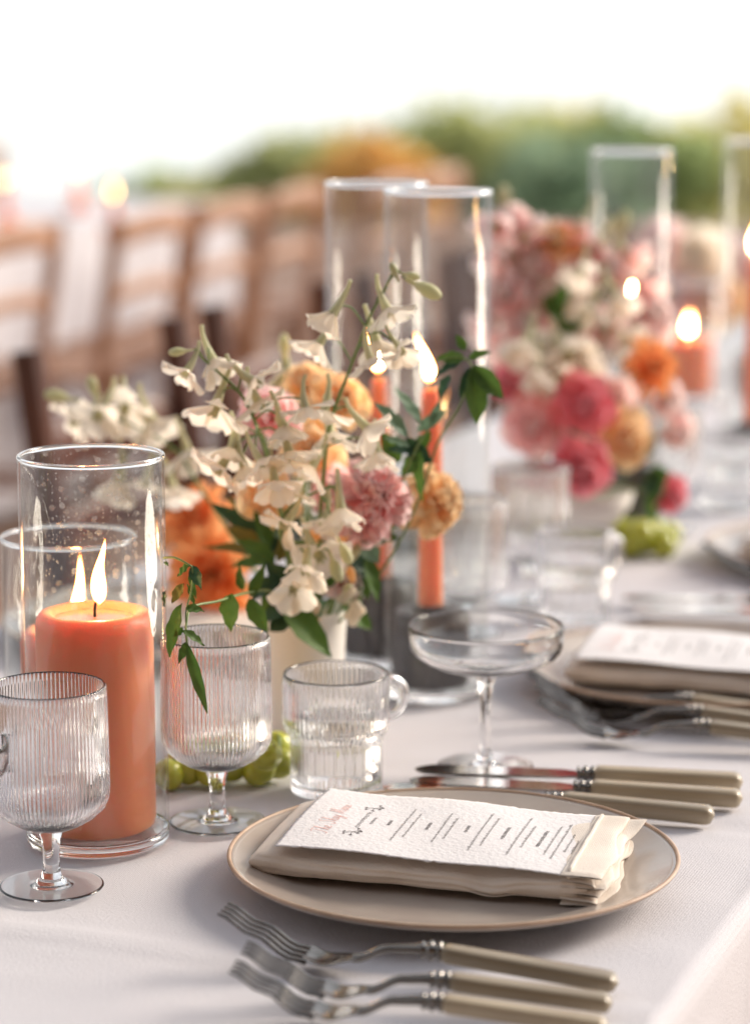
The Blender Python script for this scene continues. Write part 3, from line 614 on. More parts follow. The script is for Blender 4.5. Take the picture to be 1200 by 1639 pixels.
LM, WM = .182, .120
def msurf(x, y):                                       # the sheet's gentle curve
    a = x / LM + .5
    return .0026 * cos((a - .15) * 2.6) * (1 - .0) + .0050 * max(0, .22 - a) - .0012 * (2 * y / WM) ** 2 + .0007 * sin(x * 60 + y * 30)
def make_menu(label, loc, rz, group, text=True):
    t = thing('menu_card', label, 'menu', loc, rz, group); nx, ny = 90, 56; b = MB(); vs_ = []; TK = .0005
    for s in (1, -1):
        for i in range(nx):
            for j in range(ny):
                x, y = LM * (i / (nx - 1) - .5), WM * (j / (ny - 1) - .5); e = 0
                if i in (0, nx - 1): x += .0011 * noise.noise(Vector((y * 260, i, 2))) + .0006 * noise.noise(Vector((y * 800, i, 5)))
                if j in (0, ny - 1): y += .0010 * noise.noise(Vector((x * 260, j, 9))) + .0006 * noise.noise(Vector((x * 800, j, 4)))
                if i in (0, nx - 1) or j in (0, ny - 1): e = .0006 * noise.noise(Vector((x * 300, y * 300, 1)))
                vs_.append((x, y, msurf(x, y) + s * TK * .5 + e))
    N = nx * ny; fs = []
    for i in range(nx - 1):
        for j in range(ny - 1):
            q = (i * ny + j, (i + 1) * ny + j, (i + 1) * ny + j + 1, i * ny + j + 1); fs.append(q); fs.append(tuple(N + k for k in reversed(q)))
    bd = [(i, 0) for i in range(nx)] + [(nx - 1, j) for j in range(1, ny)] + [(i, ny - 1) for i in range(nx - 2, -1, -1)] + [(0, j) for j in range(ny - 2, 0, -1)]
    for k in range(len(bd)):
        a, c = bd[k][0] * ny + bd[k][1], bd[(k + 1) % len(bd)][0] * ny + bd[(k + 1) % len(bd)][1]; fs.append((a, N + a, N + c, c))
    b.add(vs_, fs); b.build('sheet', M['paper'], t, 0)
    if not text: return t
    # printing: the lines of type run across the short side; s = position along the sheet from its head, centred
    def stroke(mb, pts, wd):
        for p, q in zip(pts, pts[1:]):
            dv = Vector((q[0] - p[0], q[1] - p[1])); 
            if dv.length < 1e-6: continue
            nn = Vector((-dv.y, dv.x)).normalized() * wd / 2
            c4 = [(p[0] + nn.x, p[1] + nn.y), (q[0] + nn.x, q[1] + nn.y), (q[0] - nn.x, q[1] - nn.y), (p[0] - nn.x, p[1] - nn.y)]
            mb.add([(x, y, msurf(x, y) + TK * .5 + .00022) for x, y in c4], [(0, 1, 2, 3)])
    def X(s): return -LM / 2 + s
    rnd = random.Random(5)
    def type_line(name, s, w_, hgt, bold, words, gap=1.0):
        mb = MB(); y = -w_ / 2; adv = hgt * .62 * gap
        while y < w_ / 2:
            for k in range(rnd.choice((3, 4, 5, 6, 7)) if words else 40):
                if y > w_ / 2: break
                up = hgt * (1.0 if (not words or rnd.random() < .3) else .66); x0 = X(s); r = rnd.random()
                stroke(mb, [(x0, y), (x0 - up, y)], bold)
                if r < .45: stroke(mb, [(x0 - up, y), (x0 - up, y + adv * .55), (x0, y + adv * .55)], bold * .8)
                elif r < .75: stroke(mb, [(x0, y), (x0, y + adv * .55)], bold * .8); stroke(mb, [(x0 - up * .6, y), (x0 - up * .6, y + adv * .5)], bold * .7)
                else: stroke(mb, [(x0 - up, y), (x0 - up * .3, y + adv * .55)], bold * .8)
                y += adv
            y += adv * .7
        return mb.build(name, M['ink'], t, 0)
    # script heading in rose ink
    def script(s0, y0, sc_, glyphs):
        mb = MB(); y = y0
        for gl in glyphs:
            for st in gl[1]:
                P = [q for q in smooth_path([(a, c, 0) for a, c in st], 5)]
                stroke(mb, [(X(s0) - (q.y + .0) * sc_, y + (q.x + .25 * q.y) * sc_) for q in P], .00050)
            y += gl[0] * sc_
        return mb.build('script_heading', M['pink_ink'], t, 0)
    T_ = (.9, [[(-.1, 1.4), (.4, 1.55), (.9, 1.45)], [(.45, 1.5), (.4, .6), (.2, 0), (-.05, .1)]])
    h_ = (.6, [[(0, .1), (.3, 1.3), (.2, 1.5), (.1, .8), (.1, 0)], [(.1, .3), (.3, .65), (.4, .3), (.45, 0), (.6, .15)]])
    e_ = (.5, [[(0, .15), (.3, .45), (.2, .65), (.05, .3), (.2, 0), (.5, .15)]])
    S_ = (.9, [[(.75, 1.35), (.5, 1.6), (.2, 1.3), (.5, .8), (.6, .3), (.25, -.05), (-.1, .25)]])
    a_ = (.55, [[(.4, .6), (.1, .5), (.05, .1), (.3, .05), (.42, .6), (.42, .05), (.55, .15)]])
    y_ = (.55, [[(0, .6), (.1, .1), (.3, .15), (.42, .6), (.35, -.3), (.05, -.6), (.1, -.2), (.55, .2)]])
    M_ = (1.2, [[(-.05, 0), (.2, .8), (.3, 1.5), (.35, .7), (.4, .1), (.6, .9), (.8, 1.5), (.82, .7), (.88, .05), (1.1, .2)]])
    n_ = (.6, [[(0, .6), (.05, 0), (.2, .5), (.35, .6), (.4, .05), (.6, .15)]])
    u_ = (.6, [[(0, .6), (.05, .1), (.25, .05), (.4, .6), (.42, .05), (.6, .15)]])
    sp = (.55, [])
    script(.0245, -.0345, .0070, [T_, h_, e_, sp, S_, h_, a_, y_, sp, M_, e_, n_, u_])
    type_line('names_line', .0395, .034, .0022, .00045, False, 2.0)
    type_line('date_line', .0455, .014, .0017, .00028, False, 1.2)
    for sg in (-1, 1):                                  # sprigs at both ends of the names
        mb = MB(); cy0 = sg * .0265; rr = random.Random(9)
        for k in range(7):
            a = rr.uniform(0, 6.3); ln = rr.uniform(.003, .0062); x0, y0 = X(.0385), cy0
            pts = [(x0, y0), (x0 + ln * .6 * cos(a) + .0006, y0 + ln * .6 * sin(a) * 1.2), (x0 + ln * cos(a + .4), y0 + ln * 1.2 * sin(a + .4))]; stroke(mb, pts, .0003)
            for q in range(3):
                aa = a + (q - 1) * .8; c0 = pts[2]; stroke(mb, [c0, (c0[0] + .0016 * cos(aa), c0[1] + .0016 * sin(aa))], .0007)
        mb.build('sprig', M['ink'], t, 0)
    for s, w_, kind in ((.0560, .010, 0), (.0640, .066, 1), (.0695, .048, 1), (.0800, .013, 0), (.0880, .056, 1), (.0935, .040, 1), (.1040, .012, 0), (.1120, .074, 1), (.1175, .056, 1),
                        (.1275, .024, 0), (.1355, .078, 1), (.1410, .046, 1), (.1500, .034, 0), (.1560, .060, 1), (.1610, .072, 1), (.1665, .040, 1), (.1710, .044, 1)):
        type_line('heading_line' if kind == 0 else 'text_line', s, w_, .0019 if kind == 0 else .0016, .00038 if kind == 0 else .00027, kind == 1)
    return t
MG = 'printed menu cards'
menu = make_menu('sharp deckle-edged menu card with rose script heading on the nearest napkin', (.0440, 1.5225, .0066 + TN + .0012), NR_, MG)
dup(menu, 'soft white menu card on the second napkin', (.256, 1.994, .0066 + TN + .0016), NR_, MG)
dup(menu, 'blurred menu card on the third napkin at the right edge', (.456, 2.480, .0066 + TN + .0016), NR_, MG)

# ------------------------------------------------------------------ cutlery
ZP = [(0, .0290), (.02, .0190), (.042, .0075), (.058, .0040), (.075, .0072), (.095, .0145), (.112, .0155), (.124, .0145), (.220, .0075)]
def zp(x): return interp(ZP, x)
def bone_handle(b, x0, x1, z0, z1, w0, w1, th):
    n = 22
    def fn(a, c):
        x = x0 + (x1 - x0) * a; k = 1.0
        if a > .94: k = sqrt(max(0.0, 1 - ((a - .94) / .06) ** 2))
        if a < .03: k = .75 + .25 * a / .03
        ang = 2 * pi * c; w_ = (w0 + (w1 - w0) * a) / 2 * k; h_ = th / 2 * k; cs, sn = cos(ang), sin(ang)
        return (x, w_ * abs(cs) ** .55 * (1 if cs > 0 else -1), z0 + (z1 - z0) * a + h_ * abs(sn) ** .55 * (1 if sn > 0 else -1))
    return b.grid(fn, n * 2, 20, cv=True)
def collar(x0, z):
    pr = [(0, 0), (.0046, 0), (.0052, .0008), (.0046, .0018), (.0038, .0028), (.0036, .0036), (.0052, .0046), (.0058, .0058), (.0052, .0070), (.0038, .0080), (.0040, .0090), (.0054, .0098), (.0058, .0108), (.0054, .0120), (0, .0121)]
    b = MB().lathe(pr, 24); b.v = [(x0 + zz, x, z + y) for x, y, zz in b.v]; return b
def make_fork(label, group):
    t = thing('table_fork', label, 'fork', (0, 0, 0), 0, group)
    for y0 in (-.0102, -.0034, .0034, .0102):
        pts = [(x, y0 * (1 - .12 * (1 - x / .05)), zp(x)) for x in [.05 * k / 10 for k in range(11)]]
        MB().tube(pts, [.0009] + [.0014] * 5 + [.0018] * 5, 8, .75).build('tine', M['silver'], t)
    def head(a, b):
        x = .048 + .030 * a; hw = .0120 * (1 - a) ** .8 + .0036 * a + .0012 * sin(pi * a); ang = 2 * pi * b
        return (x, hw * cos(ang), zp(x) + .0012 * sin(ang) + .0022 * (cos(ang) ** 2) * (1 - a))
    MB().grid(head, 14, 20, cv=True).build('head', M['silver'], t, 0)
    MB().tube([(x, 0, zp(x)) for x in [.074 + .039 * k / 10 for k in range(11)]], [.0038, .0036, .0034, .0033, .0033, .0034, .0036, .0038, .004, .0042, .0044], 14, .7).build('neck', M['silver'], t)
    collar(.1115, zp(.118)).build('collar', M['silver'], t, 0)
    bone_handle(MB(), .1232, .219, zp(.124), .0060, .0125, .0155, .0095).build('handle', M['bone'], t, 0)
    return t
def place_cut(o, tip, end):                             # local x runs from the tip to the handle end
    dv = Vector(end) - Vector(tip); o.location = (tip[0], tip[1], 0); o.rotation_euler = (0, 0, atan2(dv.y, dv.x))
FG = 'bone handled forks'
fork = make_fork('bone handled fork nearest the plate edge, in the front trio', FG); place_cut(fork, (-.0833, 1.3755), (.1241, 1.3233))
f2 = dup(fork, 'middle bone handled fork of the front trio', (0, 0, 0), 0, FG); place_cut(f2, (-.0690, 1.3180), (.1226, 1.2931))
f3 = dup(fork, 'front bone handled fork cut by the bottom of the picture', (0, 0, 0), 0, FG); place_cut(f3, (-.0735, 1.2890), (.1173, 1.2605)); f2.scale = f3.scale = (.885, .95, .95)
D = U * .527
for i, (tp, en, lb) in enumerate((((.1151, 1.9176), (.330, 1.868), 'soft fork beside the second plate, closest to its rim'), ((.1175, 1.880), (.328, 1.836), 'soft middle fork beside the second plate'), ((.117, 1.8344), (.324, 1.800), 'soft front fork beside the second plate'))):
    place_cut(dup(fork, lb, (0, 0, 0), 0, FG), tp, en)
place_cut(dup(fork, 'blurred fork at the right edge beside the third plate', (0, 0, 0), 0, FG), (.308, 2.43), (.52, 2.38))
place_cut(dup(fork, 'second blurred fork at the right edge beside the third plate', (0, 0, 0), 0, FG), (.315, 2.385), (.53, 2.345))

def make_knife(label, group):
    t = thing('table_knife', label, 'knife', (0, 0, 0), 0, group); tilt = radians(-1.5)
    outl = [(0, .001), (.003, .0058), (.010, .0092), (.022, .0104), (.06, .0100), (.10, .0090), (.112, .0052), (.112, -.0052), (.10, -.0085), (.06, -.0088), (.02, -.0086), (.006, -.0066), (.0015, -.0035)]
    b = MB(); n = len(outl)
    for s in (1, -1): b.add([(x, y, s * (.0009 if x > .004 else .0004)) for x, y in [(p[0], p[1] * 1.15) for p in outl]], [])
    ctr = [(.004 + .106 * k / 8, 0, .0011) for k in range(9)]
    b.f += [tuple(range(n - 1, -1, -1)), tuple(range(n, 2 * n))] + [(k, (k + 1) % n, n + (k + 1) % n, n + k) for k in range(n)]
    b.v = [(x, y * cos(tilt) - z * sin(tilt), .0078 + y * sin(tilt) + z * cos(tilt)) for x, y, z in b.v]
    b.build('blade', M['blade'], t, 25)
    collar(.1105, .0085).build('collar', M['silver'], t, 0)
    bone_handle(MB(), .1222, .222, .0085, .0066, .0125, .0160, .0118).build('handle', M['bone'], t, 0)
    return t
KG = 'bone handled knives'
kn = make_knife('bone handled knife farthest from the plate, its blade reflecting flame', KG); place_cut(kn, (.0268, 1.7277), (.2446, 1.7011))
for tp, en, lb in (((.0231, 1.7011), (.2408, 1.6616), 'middle bone handled knife behind the nearest plate'), ((.005, 1.6850), (.2214, 1.6225), 'bone handled knife closest behind the nearest plate'),
                   ((.2194, 2.2818), (.44, 2.262), 'blurred dark knife beyond the second napkin'), ((.225, 2.235), (.44, 2.215), 'blurred knife touching the far rim of the second plate')):
    place_cut(dup(kn, lb, (0, 0, 0), 0, KG), tp, en)
# ------------------------------------------------------------------ flowers
def petal_mesh(name, mat, ln, wd, cup=.3, curl=.4, ruffle=0.0, serr=0, nu=7, nv=8, seed=0, notch=0.0):
    """one petal along local +Y, base at the origin, upper face +Z"""
    rnd = random.Random(seed); ph = rnd.random() * 6
    def fn(a, b):
        s = 2 * b - 1; v = a
        w_ = wd / 2 * (sin(pi * min(1, .10 + .80 * v)) ** .8 * (.35 + .75 * v) + .06)
        y = ln * v * (1 - .10 * s * s * v) - notch * ln * v * math.exp(-(s / .3) ** 2)
        if serr and v > .85: y += ln * .035 * sin(s * serr)
        z = cup * wd * (s * s) * .5 * v + curl * ln * (-.5 * v * v) + ruffle * ln * v * v * sin(s * 6 + ph) * .18 + ruffle * ln * .07 * sin(s * 13 + 2 * ph) * v
        return (w_ * s, y, z)
    return MB().grid(fn, nv, nu).mesh(name, mat, 0)
def rotm(ax, a): return Matrix.Rotation(a, 4, ax)

# --- delphinium florets: a spurred calyx with five free sepals round a small eye
SEP = [petal_mesh('petal', M['white_p'], .0165, .0185, .40, c, .30, seed=i, notch=.05) for i, c in enumerate((.25, .45, .1))]
def spur_mesh():
    b = MB(); b.tube(smooth_path([(0, 0, .0016), (0, 0, -.002), (0, .0006, -.008), (0, .0022, -.0155), (0, .0050, -.0205)], 5), [.0030, .0030, .0030, .0029, .0028, .0027, .0026, .0025, .0024, .0022, .0020, .0019, .0017, .0016, .0015, .0013, .0013, .0012, .0012, .0014, .0008], 9)
    return b.mesh('floret', M['cream_p'], 0)
def eye_mesh():
    b = MB(); r = random.Random(3)
    for k in range(4):
        a = k * pi / 2 + .5; b.tube([(0, 0, 0), (cos(a) * .0016, sin(a) * .0016, .003), (cos(a) * .0024, sin(a) * .0024, .0062)], [.0008, .0012, .0005], 6)
    return b.mesh('eye', M['cream_p'], 0)
SPUR, EYE = spur_mesh(), eye_mesh()
def img_dir(dx, dy, toward, up=0):                      # right, down, towards the viewer
    return Vector((dx, -toward, -dy)).normalized()
def floret(parent, p, dirv, s, open_, rnd, sep=None):
    Mx = basis(dirv, Vector((rnd.gauss(0, .3), rnd.gauss(0, .3), 1)), p, s)
    f = obj('floret', SPUR, parent, Mx)
    for k in range(5):
        a = k * 2 * pi / 5 + rnd.gauss(0, .12); tl = open_ + rnd.gauss(0, .16)
        obj('petal', rnd.choice(sep or SEP), f, Matrix.Translation((cos(a + pi / 2) * .0022, sin(a + pi / 2) * .0022, .0004)) @ rotm('Z', a) @ rotm('X', pi / 2 - tl) @ Matrix.Scale(rnd.uniform(.85, 1.12), 4))
    obj('eye', EYE, f)
    return f
def bud(parent, p, dirv, s, rnd):
    b = MB().lathe([(0, -.012), (.0010, -.0115), (.0014, -.005), (.0034, -.001), (.0044, .004), (.0040, .008), (.0022, .0115), (0, .0125)], 12)
    return obj('bud', b.mesh('bud', M['cream_p'], 0), parent, basis(dirv, Vector((.1, .2, 1)), p, s))
def delphinium(label, path, flo, buds, Y, seed, group, thick=.0017, open_=.78, sep=None):
    rnd = random.Random(seed); P = [at(x, y, yy) for x, y, yy in path]
    t = thing('delphinium_stem', label, 'delphinium', P[0], 0, group); o = P[0]
    pts = smooth_path([p - o for p in P], 8); n = len(pts)
    MB().tube(pts, [thick * (1 - .55 * i / n) for i in range(n)], 8).build('stem', M['stem'], t, 0)
    for (x, y, dx, dy, tw, s) in flo:
        p = at(x, y, Y + rnd.uniform(-.02, .02)) - o; dv = img_dir(dx, dy, tw); base = p - dv * .004 * s
        near = min(pts[max(2, n // 6):], key=lambda q: (q - base + Vector((0, 0, .006))).length); mid = (near + base) * .5 + Vector((0, 0, .006))
        MB().tube(smooth_path([near, mid, base - dv * .001], 6), .00075, 6).build('pedicel', M['stem'], t, 0)
        floret(t, p, dv, s, open_ + rnd.uniform(-.15, .45), rnd, sep)
    for (x, y, dx, dy, tw, s) in buds:
        p = at(x, y, Y) - o; dv = img_dir(dx, dy, tw); base = p - dv * .011 * s; near = min(pts[n // 3:], key=lambda q: (q - base).length)
        MB().tube(smooth_path([near, (near + base) * .5 + Vector((0, 0, .003)), base], 5), .0007, 6).build('pedicel', M['stem'], t, 0); bud(t, p, dv, s, rnd)
    return t
VASE = (-.052, 1.855)
DG = 'white delphinium stems in the near vase'
delphinium('tallest white delphinium spike, crossing in front of the tall glass cylinders',
    [(500, 1010, 1.85), (508, 900, 1.82), (516, 780, 1.78), (528, 680, 1.75), (560, 590, 1.74), (588, 515, 1.74), (612, 470, 1.74), (628, 436, 1.74)],
    [(618, 492, .45, .85, .25, 1.1), (534, 500, -.55, .8, .25, 1.15), (512, 548, -.55, .8, .2, 1.1), (602, 545, .25, .75, .5, 1.25), (592, 572, .35, .9, .15, 1.0), (640, 558, .5, .6, .5, .9), (520, 655, -.25, .95, .25, 1.15), (528, 690, .2, .95, .35, 1.2), (585, 682, .75, .6, .35, 1.15), (604, 722, .15, .95, .3, 1.05), (500, 745, -.6, .75, .3, 1.1)],
    [(676, 460, .9, .45, .1, 1.15), (632, 436, -.2, -.5, .1, .6), (655, 440, .9, .2, .1, .6)], 1.74, 11, DG)
delphinium('white delphinium arching to the left over the dark chair',
    [(488, 1010, 1.85), (462, 880, 1.82), (435, 760, 1.78), (410, 680, 1.74), (385, 630, 1.73), (352, 598, 1.73), (325, 575, 1.73)],
    [(300, 592, -.5, .75, .35, 1.0), (340, 574, .45, .75, .4, 1.15), (402, 608, .85, .5, .2, 1.15), (412, 640, .5, .85, .2, 1.1), (345, 650, -.3, .85, .45, 1.35), (372, 715, -.15, .9, .4, 1.2), (355, 745, -.55, .7, .3, 1.2), (390, 745, .35, .9, .3, 1.1), (452, 680, .25, .95, .2, 1.15), (462, 722, .2, .85, .4, 1.15), (440, 770, .2, .8, .5, 1.1), (488, 650, .2, .9, .2, 1.0), (415, 735, .5, .7, .45, 1.0)],
    [(290, 562, -.9, .1, .1, .7)], 1.725, 12, DG)
delphinium('short white delphinium hanging low over the vase',
    [(500, 1010, 1.85), (485, 950, 1.82), (462, 890, 1.77), (448, 850, 1.74), (462, 815, 1.74), (500, 790, 1.75), (545, 775, 1.76)],
    [(460, 835, -.55, .75, .35, 1.1), (508, 885, .45, .6, .6, 1.35), (490, 905, -.1, .8, .55, 1.2), (470, 940, -.1, .6, .8, 1.1), (545, 812, .1, .95, .3, 1.25), (520, 830, -.3, .8, .4, 1.0), (478, 785, -.2, .9, .3, 1.0)],
    [(535, 905, .3, .8, .3, 1.0), (550, 880, .4, .8, .2, .9)], 1.745, 13, DG, open_=.9)
delphinium('soft white delphinium reaching left above the front hurricane glass',
    [(470, 1010, 1.87), (400, 900, 1.95), (320, 780, 2.0), (280, 720, 2.02), (210, 680, 2.03), (105, 635, 2.03)],
    [(160, 660, -.4, .6, .6, 1.5), (200, 650, .1, .5, .8, 1.4), (245, 672, .5, .7, .4, 1.5), (125, 672, -.7, .5, .3, 1.3), (190, 768, -.2, .9, .3, 1.5), (277, 778, .2, .9, .3, 1.3), (300, 720, .3, .8, .3, 1.3), (235, 765, -.2, .9, .3, 1.2)],
    [(100, 636, -.9, -.2, 0, 1.2), (150, 625, -.2, -.9, 0, 1.0)], 2.03, 14, DG)
delphinium('soft white delphinium top rising behind the pink and peach roses',
    [(500, 1010, 1.87), (480, 850, 1.93), (465, 700, 1.97), (460, 580, 1.98)],
    [(458, 590, .1, .6, .7, 1.5), (440, 620, -.5, .7, .3, 1.2), (490, 640, .4, .8, .3, 1.2)], [(455, 560, 0, -1, 0, 1.0)], 1.98, 15, DG)

# --- many-petalled blooms
def bloom(name, label, cat, p, axis, R, kind, mat, seed, group, foot=None):
    rnd = random.Random(seed); t = thing(name, label, cat, p, 0, group); base = basis(axis, Vector((.1, .1, 1)))
    if kind == 'carnation':
        pm = [petal_mesh('petal', mat, R * .95, R * .62, .5, c, 1.2, 26, 9, 7, seed + i) for i, c in enumerate((.1, .35, .6))]; N = 40
        for k in range(N):
            f = (k + .5) / N; el = radians(84 - 100 * f ** .85) + rnd.gauss(0, .12); a = k * 2.39996 + rnd.gauss(0, .15); s = .62 + .45 * f
            obj('petal', rnd.choice(pm), t, base @ Matrix.Translation((0, 0, -R * .30 * f)) @ rotm('Z', a) @ rotm('X', el) @ rotm('Y', rnd.gauss(0, .25)) @ Matrix.Scale(s, 4))
    elif kind == 'rose':
        pm = [petal_mesh('petal', mat, R * 1.0, R * 1.15, -.0 + cp, c, .18, 0, 8, 8, seed + i) for i, (cp, c) in enumerate(((.75, -.55), (.6, -.2), (.5, .25)))]; N = 30
        for k in range(N):
            f = (k + .5) / N; el = radians(96 - 92 * f ** 1.05) + rnd.gauss(0, .10); a = k * 2.39996 + rnd.gauss(0, .1); s = .42 + .62 * f
            obj('petal', pm[0 if f < .45 else (1 if f < .75 else 2)], t, base @ Matrix.Translation((0, 0, -R * .42 * f)) @ rotm('Z', a) @ Matrix.Translation((0, R * .16 * f, 0)) @ rotm('X', el) @ Matrix.Scale(s, 4))
    else:                                               # dahlia
        pm = [petal_mesh('petal', mat, R, R * .36, .8, c, .1, 0, 6, 7, seed + i) for i, c in enumerate((-.1, .2))]; N = 56
        for k in range(N):
            f = (k + .5) / N; el = radians(80 - 92 * f) + rnd.gauss(0, .08); a = k * 2.39996; s = .45 + .6 * f
            obj('petal', rnd.choice(pm), t, base @ rotm('Z', a) @ rotm('X', el) @ Matrix.Scale(s, 4))
    MB().lathe([(0, -.62 * R), (.16 * R, -.60 * R), (.24 * R, -.4 * R), (.2 * R, -.16 * R), (0, -.1 * R)], 14).build('calyx', M['stem'], t, 0).matrix_basis = base
    if foot is not None:
        q = Vector(foot) - Vector(p); ax = (base @ Vector((0, 0, 1))); 
        MB().tube(smooth_path([-ax * R * .55, -ax * R * 1.0 + Vector((0, 0, -.008)), q * .6 + Vector((0, 0, .01)), q], 7), .0016, 8).build('stem', M['stem'], t, 0)
    return t
VF = (VASE[0], VASE[1], .075)
FG1 = 'blooms in the near vase'
bloom('carnation', 'pink ruffled carnation in the middle of the near arrangement', 'carnation', at(597, 800, 1.79), img_dir(.35, -.35, .85), .0350, 'carnation', M['pink_p'], 21, FG1, VF)
bloom('carnation', 'peach ruffled carnation leaning against the coral taper', 'carnation', at(702, 802, 1.87), img_dir(.75, -.1, .6), .0285, 'carnation', M['peach_p'], 22, FG1, VF)
bloom('rose', 'pink rose behind the left delphinium', 'rose', at(432, 660, 1.83), img_dir(.2, -.6, .7), .0230, 'rose', M['pink_p'], 23, FG1, VF)
bloom('rose', 'peach rose right of the pink rose, behind the spike', 'rose', at(545, 640, 1.92), img_dir(.3, -.4, .8), .0235, 'rose', M['peach_p'], 24, FG1, VF)
bloom('rose', 'small peach rose at the top of the near arrangement', 'rose', at(490, 612, 1.95), img_dir(-.1, -.6, .7), .0190, 'rose', M['peach_p'], 25, FG1, VF)
bloom('rose', 'orange peach rose low behind the white florets', 'rose', at(500, 720, 1.86), img_dir(0, -.2, .9), .0240, 'rose', M['peach_p'], 26, FG1, VF)
bloom('rose', 'brownish peach rose under the left delphinium', 'rose', at(425, 795, 1.84), img_dir(-.3, -.1, .9), .0230, 'rose', M['peach_p'], 27, FG1, VF)
bloom('dahlia', 'soft orange dahlia behind the vine beside the hurricane', 'dahlia', at(345, 920, 2.16), img_dir(-.3, -.1, .9), .0480, 'dahlia', M['orange_p'], 28, FG1, VF)
bloom('dahlia', 'upper soft orange dahlia right of the front hurricane rim', 'dahlia', at(318, 838, 2.22), img_dir(-.4, -.6, .6), .0440, 'dahlia', M['orange_p'], 29, FG1, VF)
bloom('rose', 'pink rosebud below the pink carnation', 'rose', at(535, 790, 1.84), img_dir(-.3, -.2, .8), .0200, 'rose', M['pink_p'], 30, FG1, VF)
bloom('rose', 'small cream rose above the vase rim', 'rose', at(555, 930, 1.82), img_dir(.3, -.1, .8), .0170, 'rose', M['blush_p'], 31, FG1, VF)

# --- leaves
def leaf_mesh(ln, wd, fold=.25, curl=.3, twist=0.0, mat=None, seed=0):
    def fn(a, b):
        s = 2 * b - 1; w_ = wd / 2 * (sin(pi * a ** .8) ** .9 + .02) * (1 + .05 * sin(a * 21 + seed))
        x, z = w_ * s, fold * abs(w_ * s) + .004 * 0 - curl * ln * (a - .1) * (a - .1) * .5 + .0006 * sin(a * 17 + s * 3 + seed)
        tw = twist * a; return (x * cos(tw) - z * sin(tw) * .3, ln * a, z + x * sin(tw))
    return MB().grid(fn, 12, 7).mesh('leaf', mat, 0)
def leaf(parent, o, b, tip, Y, wpx, mat, seed, Yt=None, face=.6):
    rnd = random.Random(seed); p, q = at(b[0], b[1], Y), at(tip[0], tip[1], Yt or Y); dv = q - p; ln = dv.length
    wd = wpx / (FPX / Y); y = dv.normalized(); nrm = Vector((rnd.gauss(0, .35), -face, .75 + rnd.gauss(0, .3))); x = y.cross(nrm).normalized(); z = x.cross(y)
    Mx = Matrix.Translation(p - o) @ Matrix((x, y, z)).transposed().to_4x4()
    lo = obj('leaf', leaf_mesh(ln, wd, rnd.uniform(.15, .5), rnd.uniform(.05, .4), rnd.gauss(0, .4), mat, seed), parent, Mx); return lo
def sprig(name, label, cat, path, leaves, mat, seed, group=None, thick=.0011, stem='stem'):
    P = [at(*q) for q in path]; t = thing(name, label, cat, P[0], 0, group); pts = smooth_path([p - P[0] for p in P], 8)
    MB().tube(pts, [thick * (1 - .4 * i / len(pts)) for i in range(len(pts))], 7).build('stem', M[stem], t, 0)
    for i, lf in enumerate(leaves):
        b, tip, Y, wpx = lf[:4]; leaf(t, P[0], b, tip, Y, wpx, M[lf[4]] if len(lf) > 4 else mat, seed * 50 + i)
    return t
LG = 'green sprigs in the near vase'
sprig('jasmine_vine', 'sharp green vine trailing beside the front hurricane glass', 'vine',
      [(480, 1000, 1.84), (440, 950, 1.76), (400, 948, 1.70), (350, 962, 1.625), (308, 972, 1.595), (298, 1000, 1.580), (299, 1030, 1.575)],
      [((308, 905), (322, 945), 1.585, 24, 'darkleaf'), ((304, 903), (282, 921), 1.585, 15), ((294, 934), (274, 966), 1.595, 16, 'olive'), ((291, 966), (264, 1052), 1.585, 27), ((297, 974), (327, 977), 1.585, 20), ((293, 1006), (279, 1017), 1.585, 14), ((292, 1009), (329, 1032), 1.575, 17), ((297, 1028), (287, 1063), 1.575, 15), ((299, 1029), (332, 1148), 1.570, 19),
       ((310, 968), (300, 935), 1.595, 9), ((372, 950), (364, 1012), 1.645, 40, 'leaf'), ((398, 958), (428, 1014), 1.70, 30), ((400, 955), (424, 903), 1.71, 20), ((388, 945), (382, 905), 1.71, 17), ((304, 915), (312, 960), 1.595, 10), ((265, 945), (262, 972), 1.595, 10, 'darkleaf')], M['leaf'], 1, LG)
sprig('jasmine_tendril', 'curling green tendril arching from the hurricane glass to the vine', 'vine',
      [(262, 893, 1.595), (280, 893, 1.590), (300, 903, 1.585), (308, 912, 1.585), (306, 945, 1.590), (298, 978, 1.585), (298, 1008, 1.580)], [((262, 900), (270, 905), 1.595, 8)], M['leaf'], 2, LG, .0008)
sprig('ivy_vine', 'ivy vine with dark pointed leaves in front of the nearer tall glass', 'vine',
      [(540, 1000, 1.84), (620, 900, 1.82), (670, 800, 1.81), (700, 710, 1.80), (735, 650, 1.79), (755, 590, 1.79), (735, 572, 1.79), (695, 578, 1.79)],
      [((758, 585), (766, 680), 1.79, 42, 'leaf'), ((758, 585), (806, 638), 1.79, 32, 'leaf'), ((752, 588), (738, 640), 1.79, 22, 'darkleaf'), ((745, 575), (700, 570), 1.79, 24, 'leaf'), ((738, 580), (690, 600), 1.79, 22, 'darkleaf'), ((750, 575), (785, 560), 1.79, 18, 'leaf'), ((720, 600), (700, 640), 1.79, 26, 'darkleaf'), ((745, 560), (730, 535), 1.80, 16),
       ((690, 740), (650, 700), 1.80, 34, 'darkleaf'), ((680, 720), (620, 715), 1.80, 36, 'darkleaf'), ((675, 730), (640, 760), 1.80, 34, 'leaf'), ((672, 720), (668, 805), 1.79, 24, 'leaf'), ((665, 720), (690, 690), 1.80, 22, 'leaf')], M['leaf'], 3, LG, .0010)
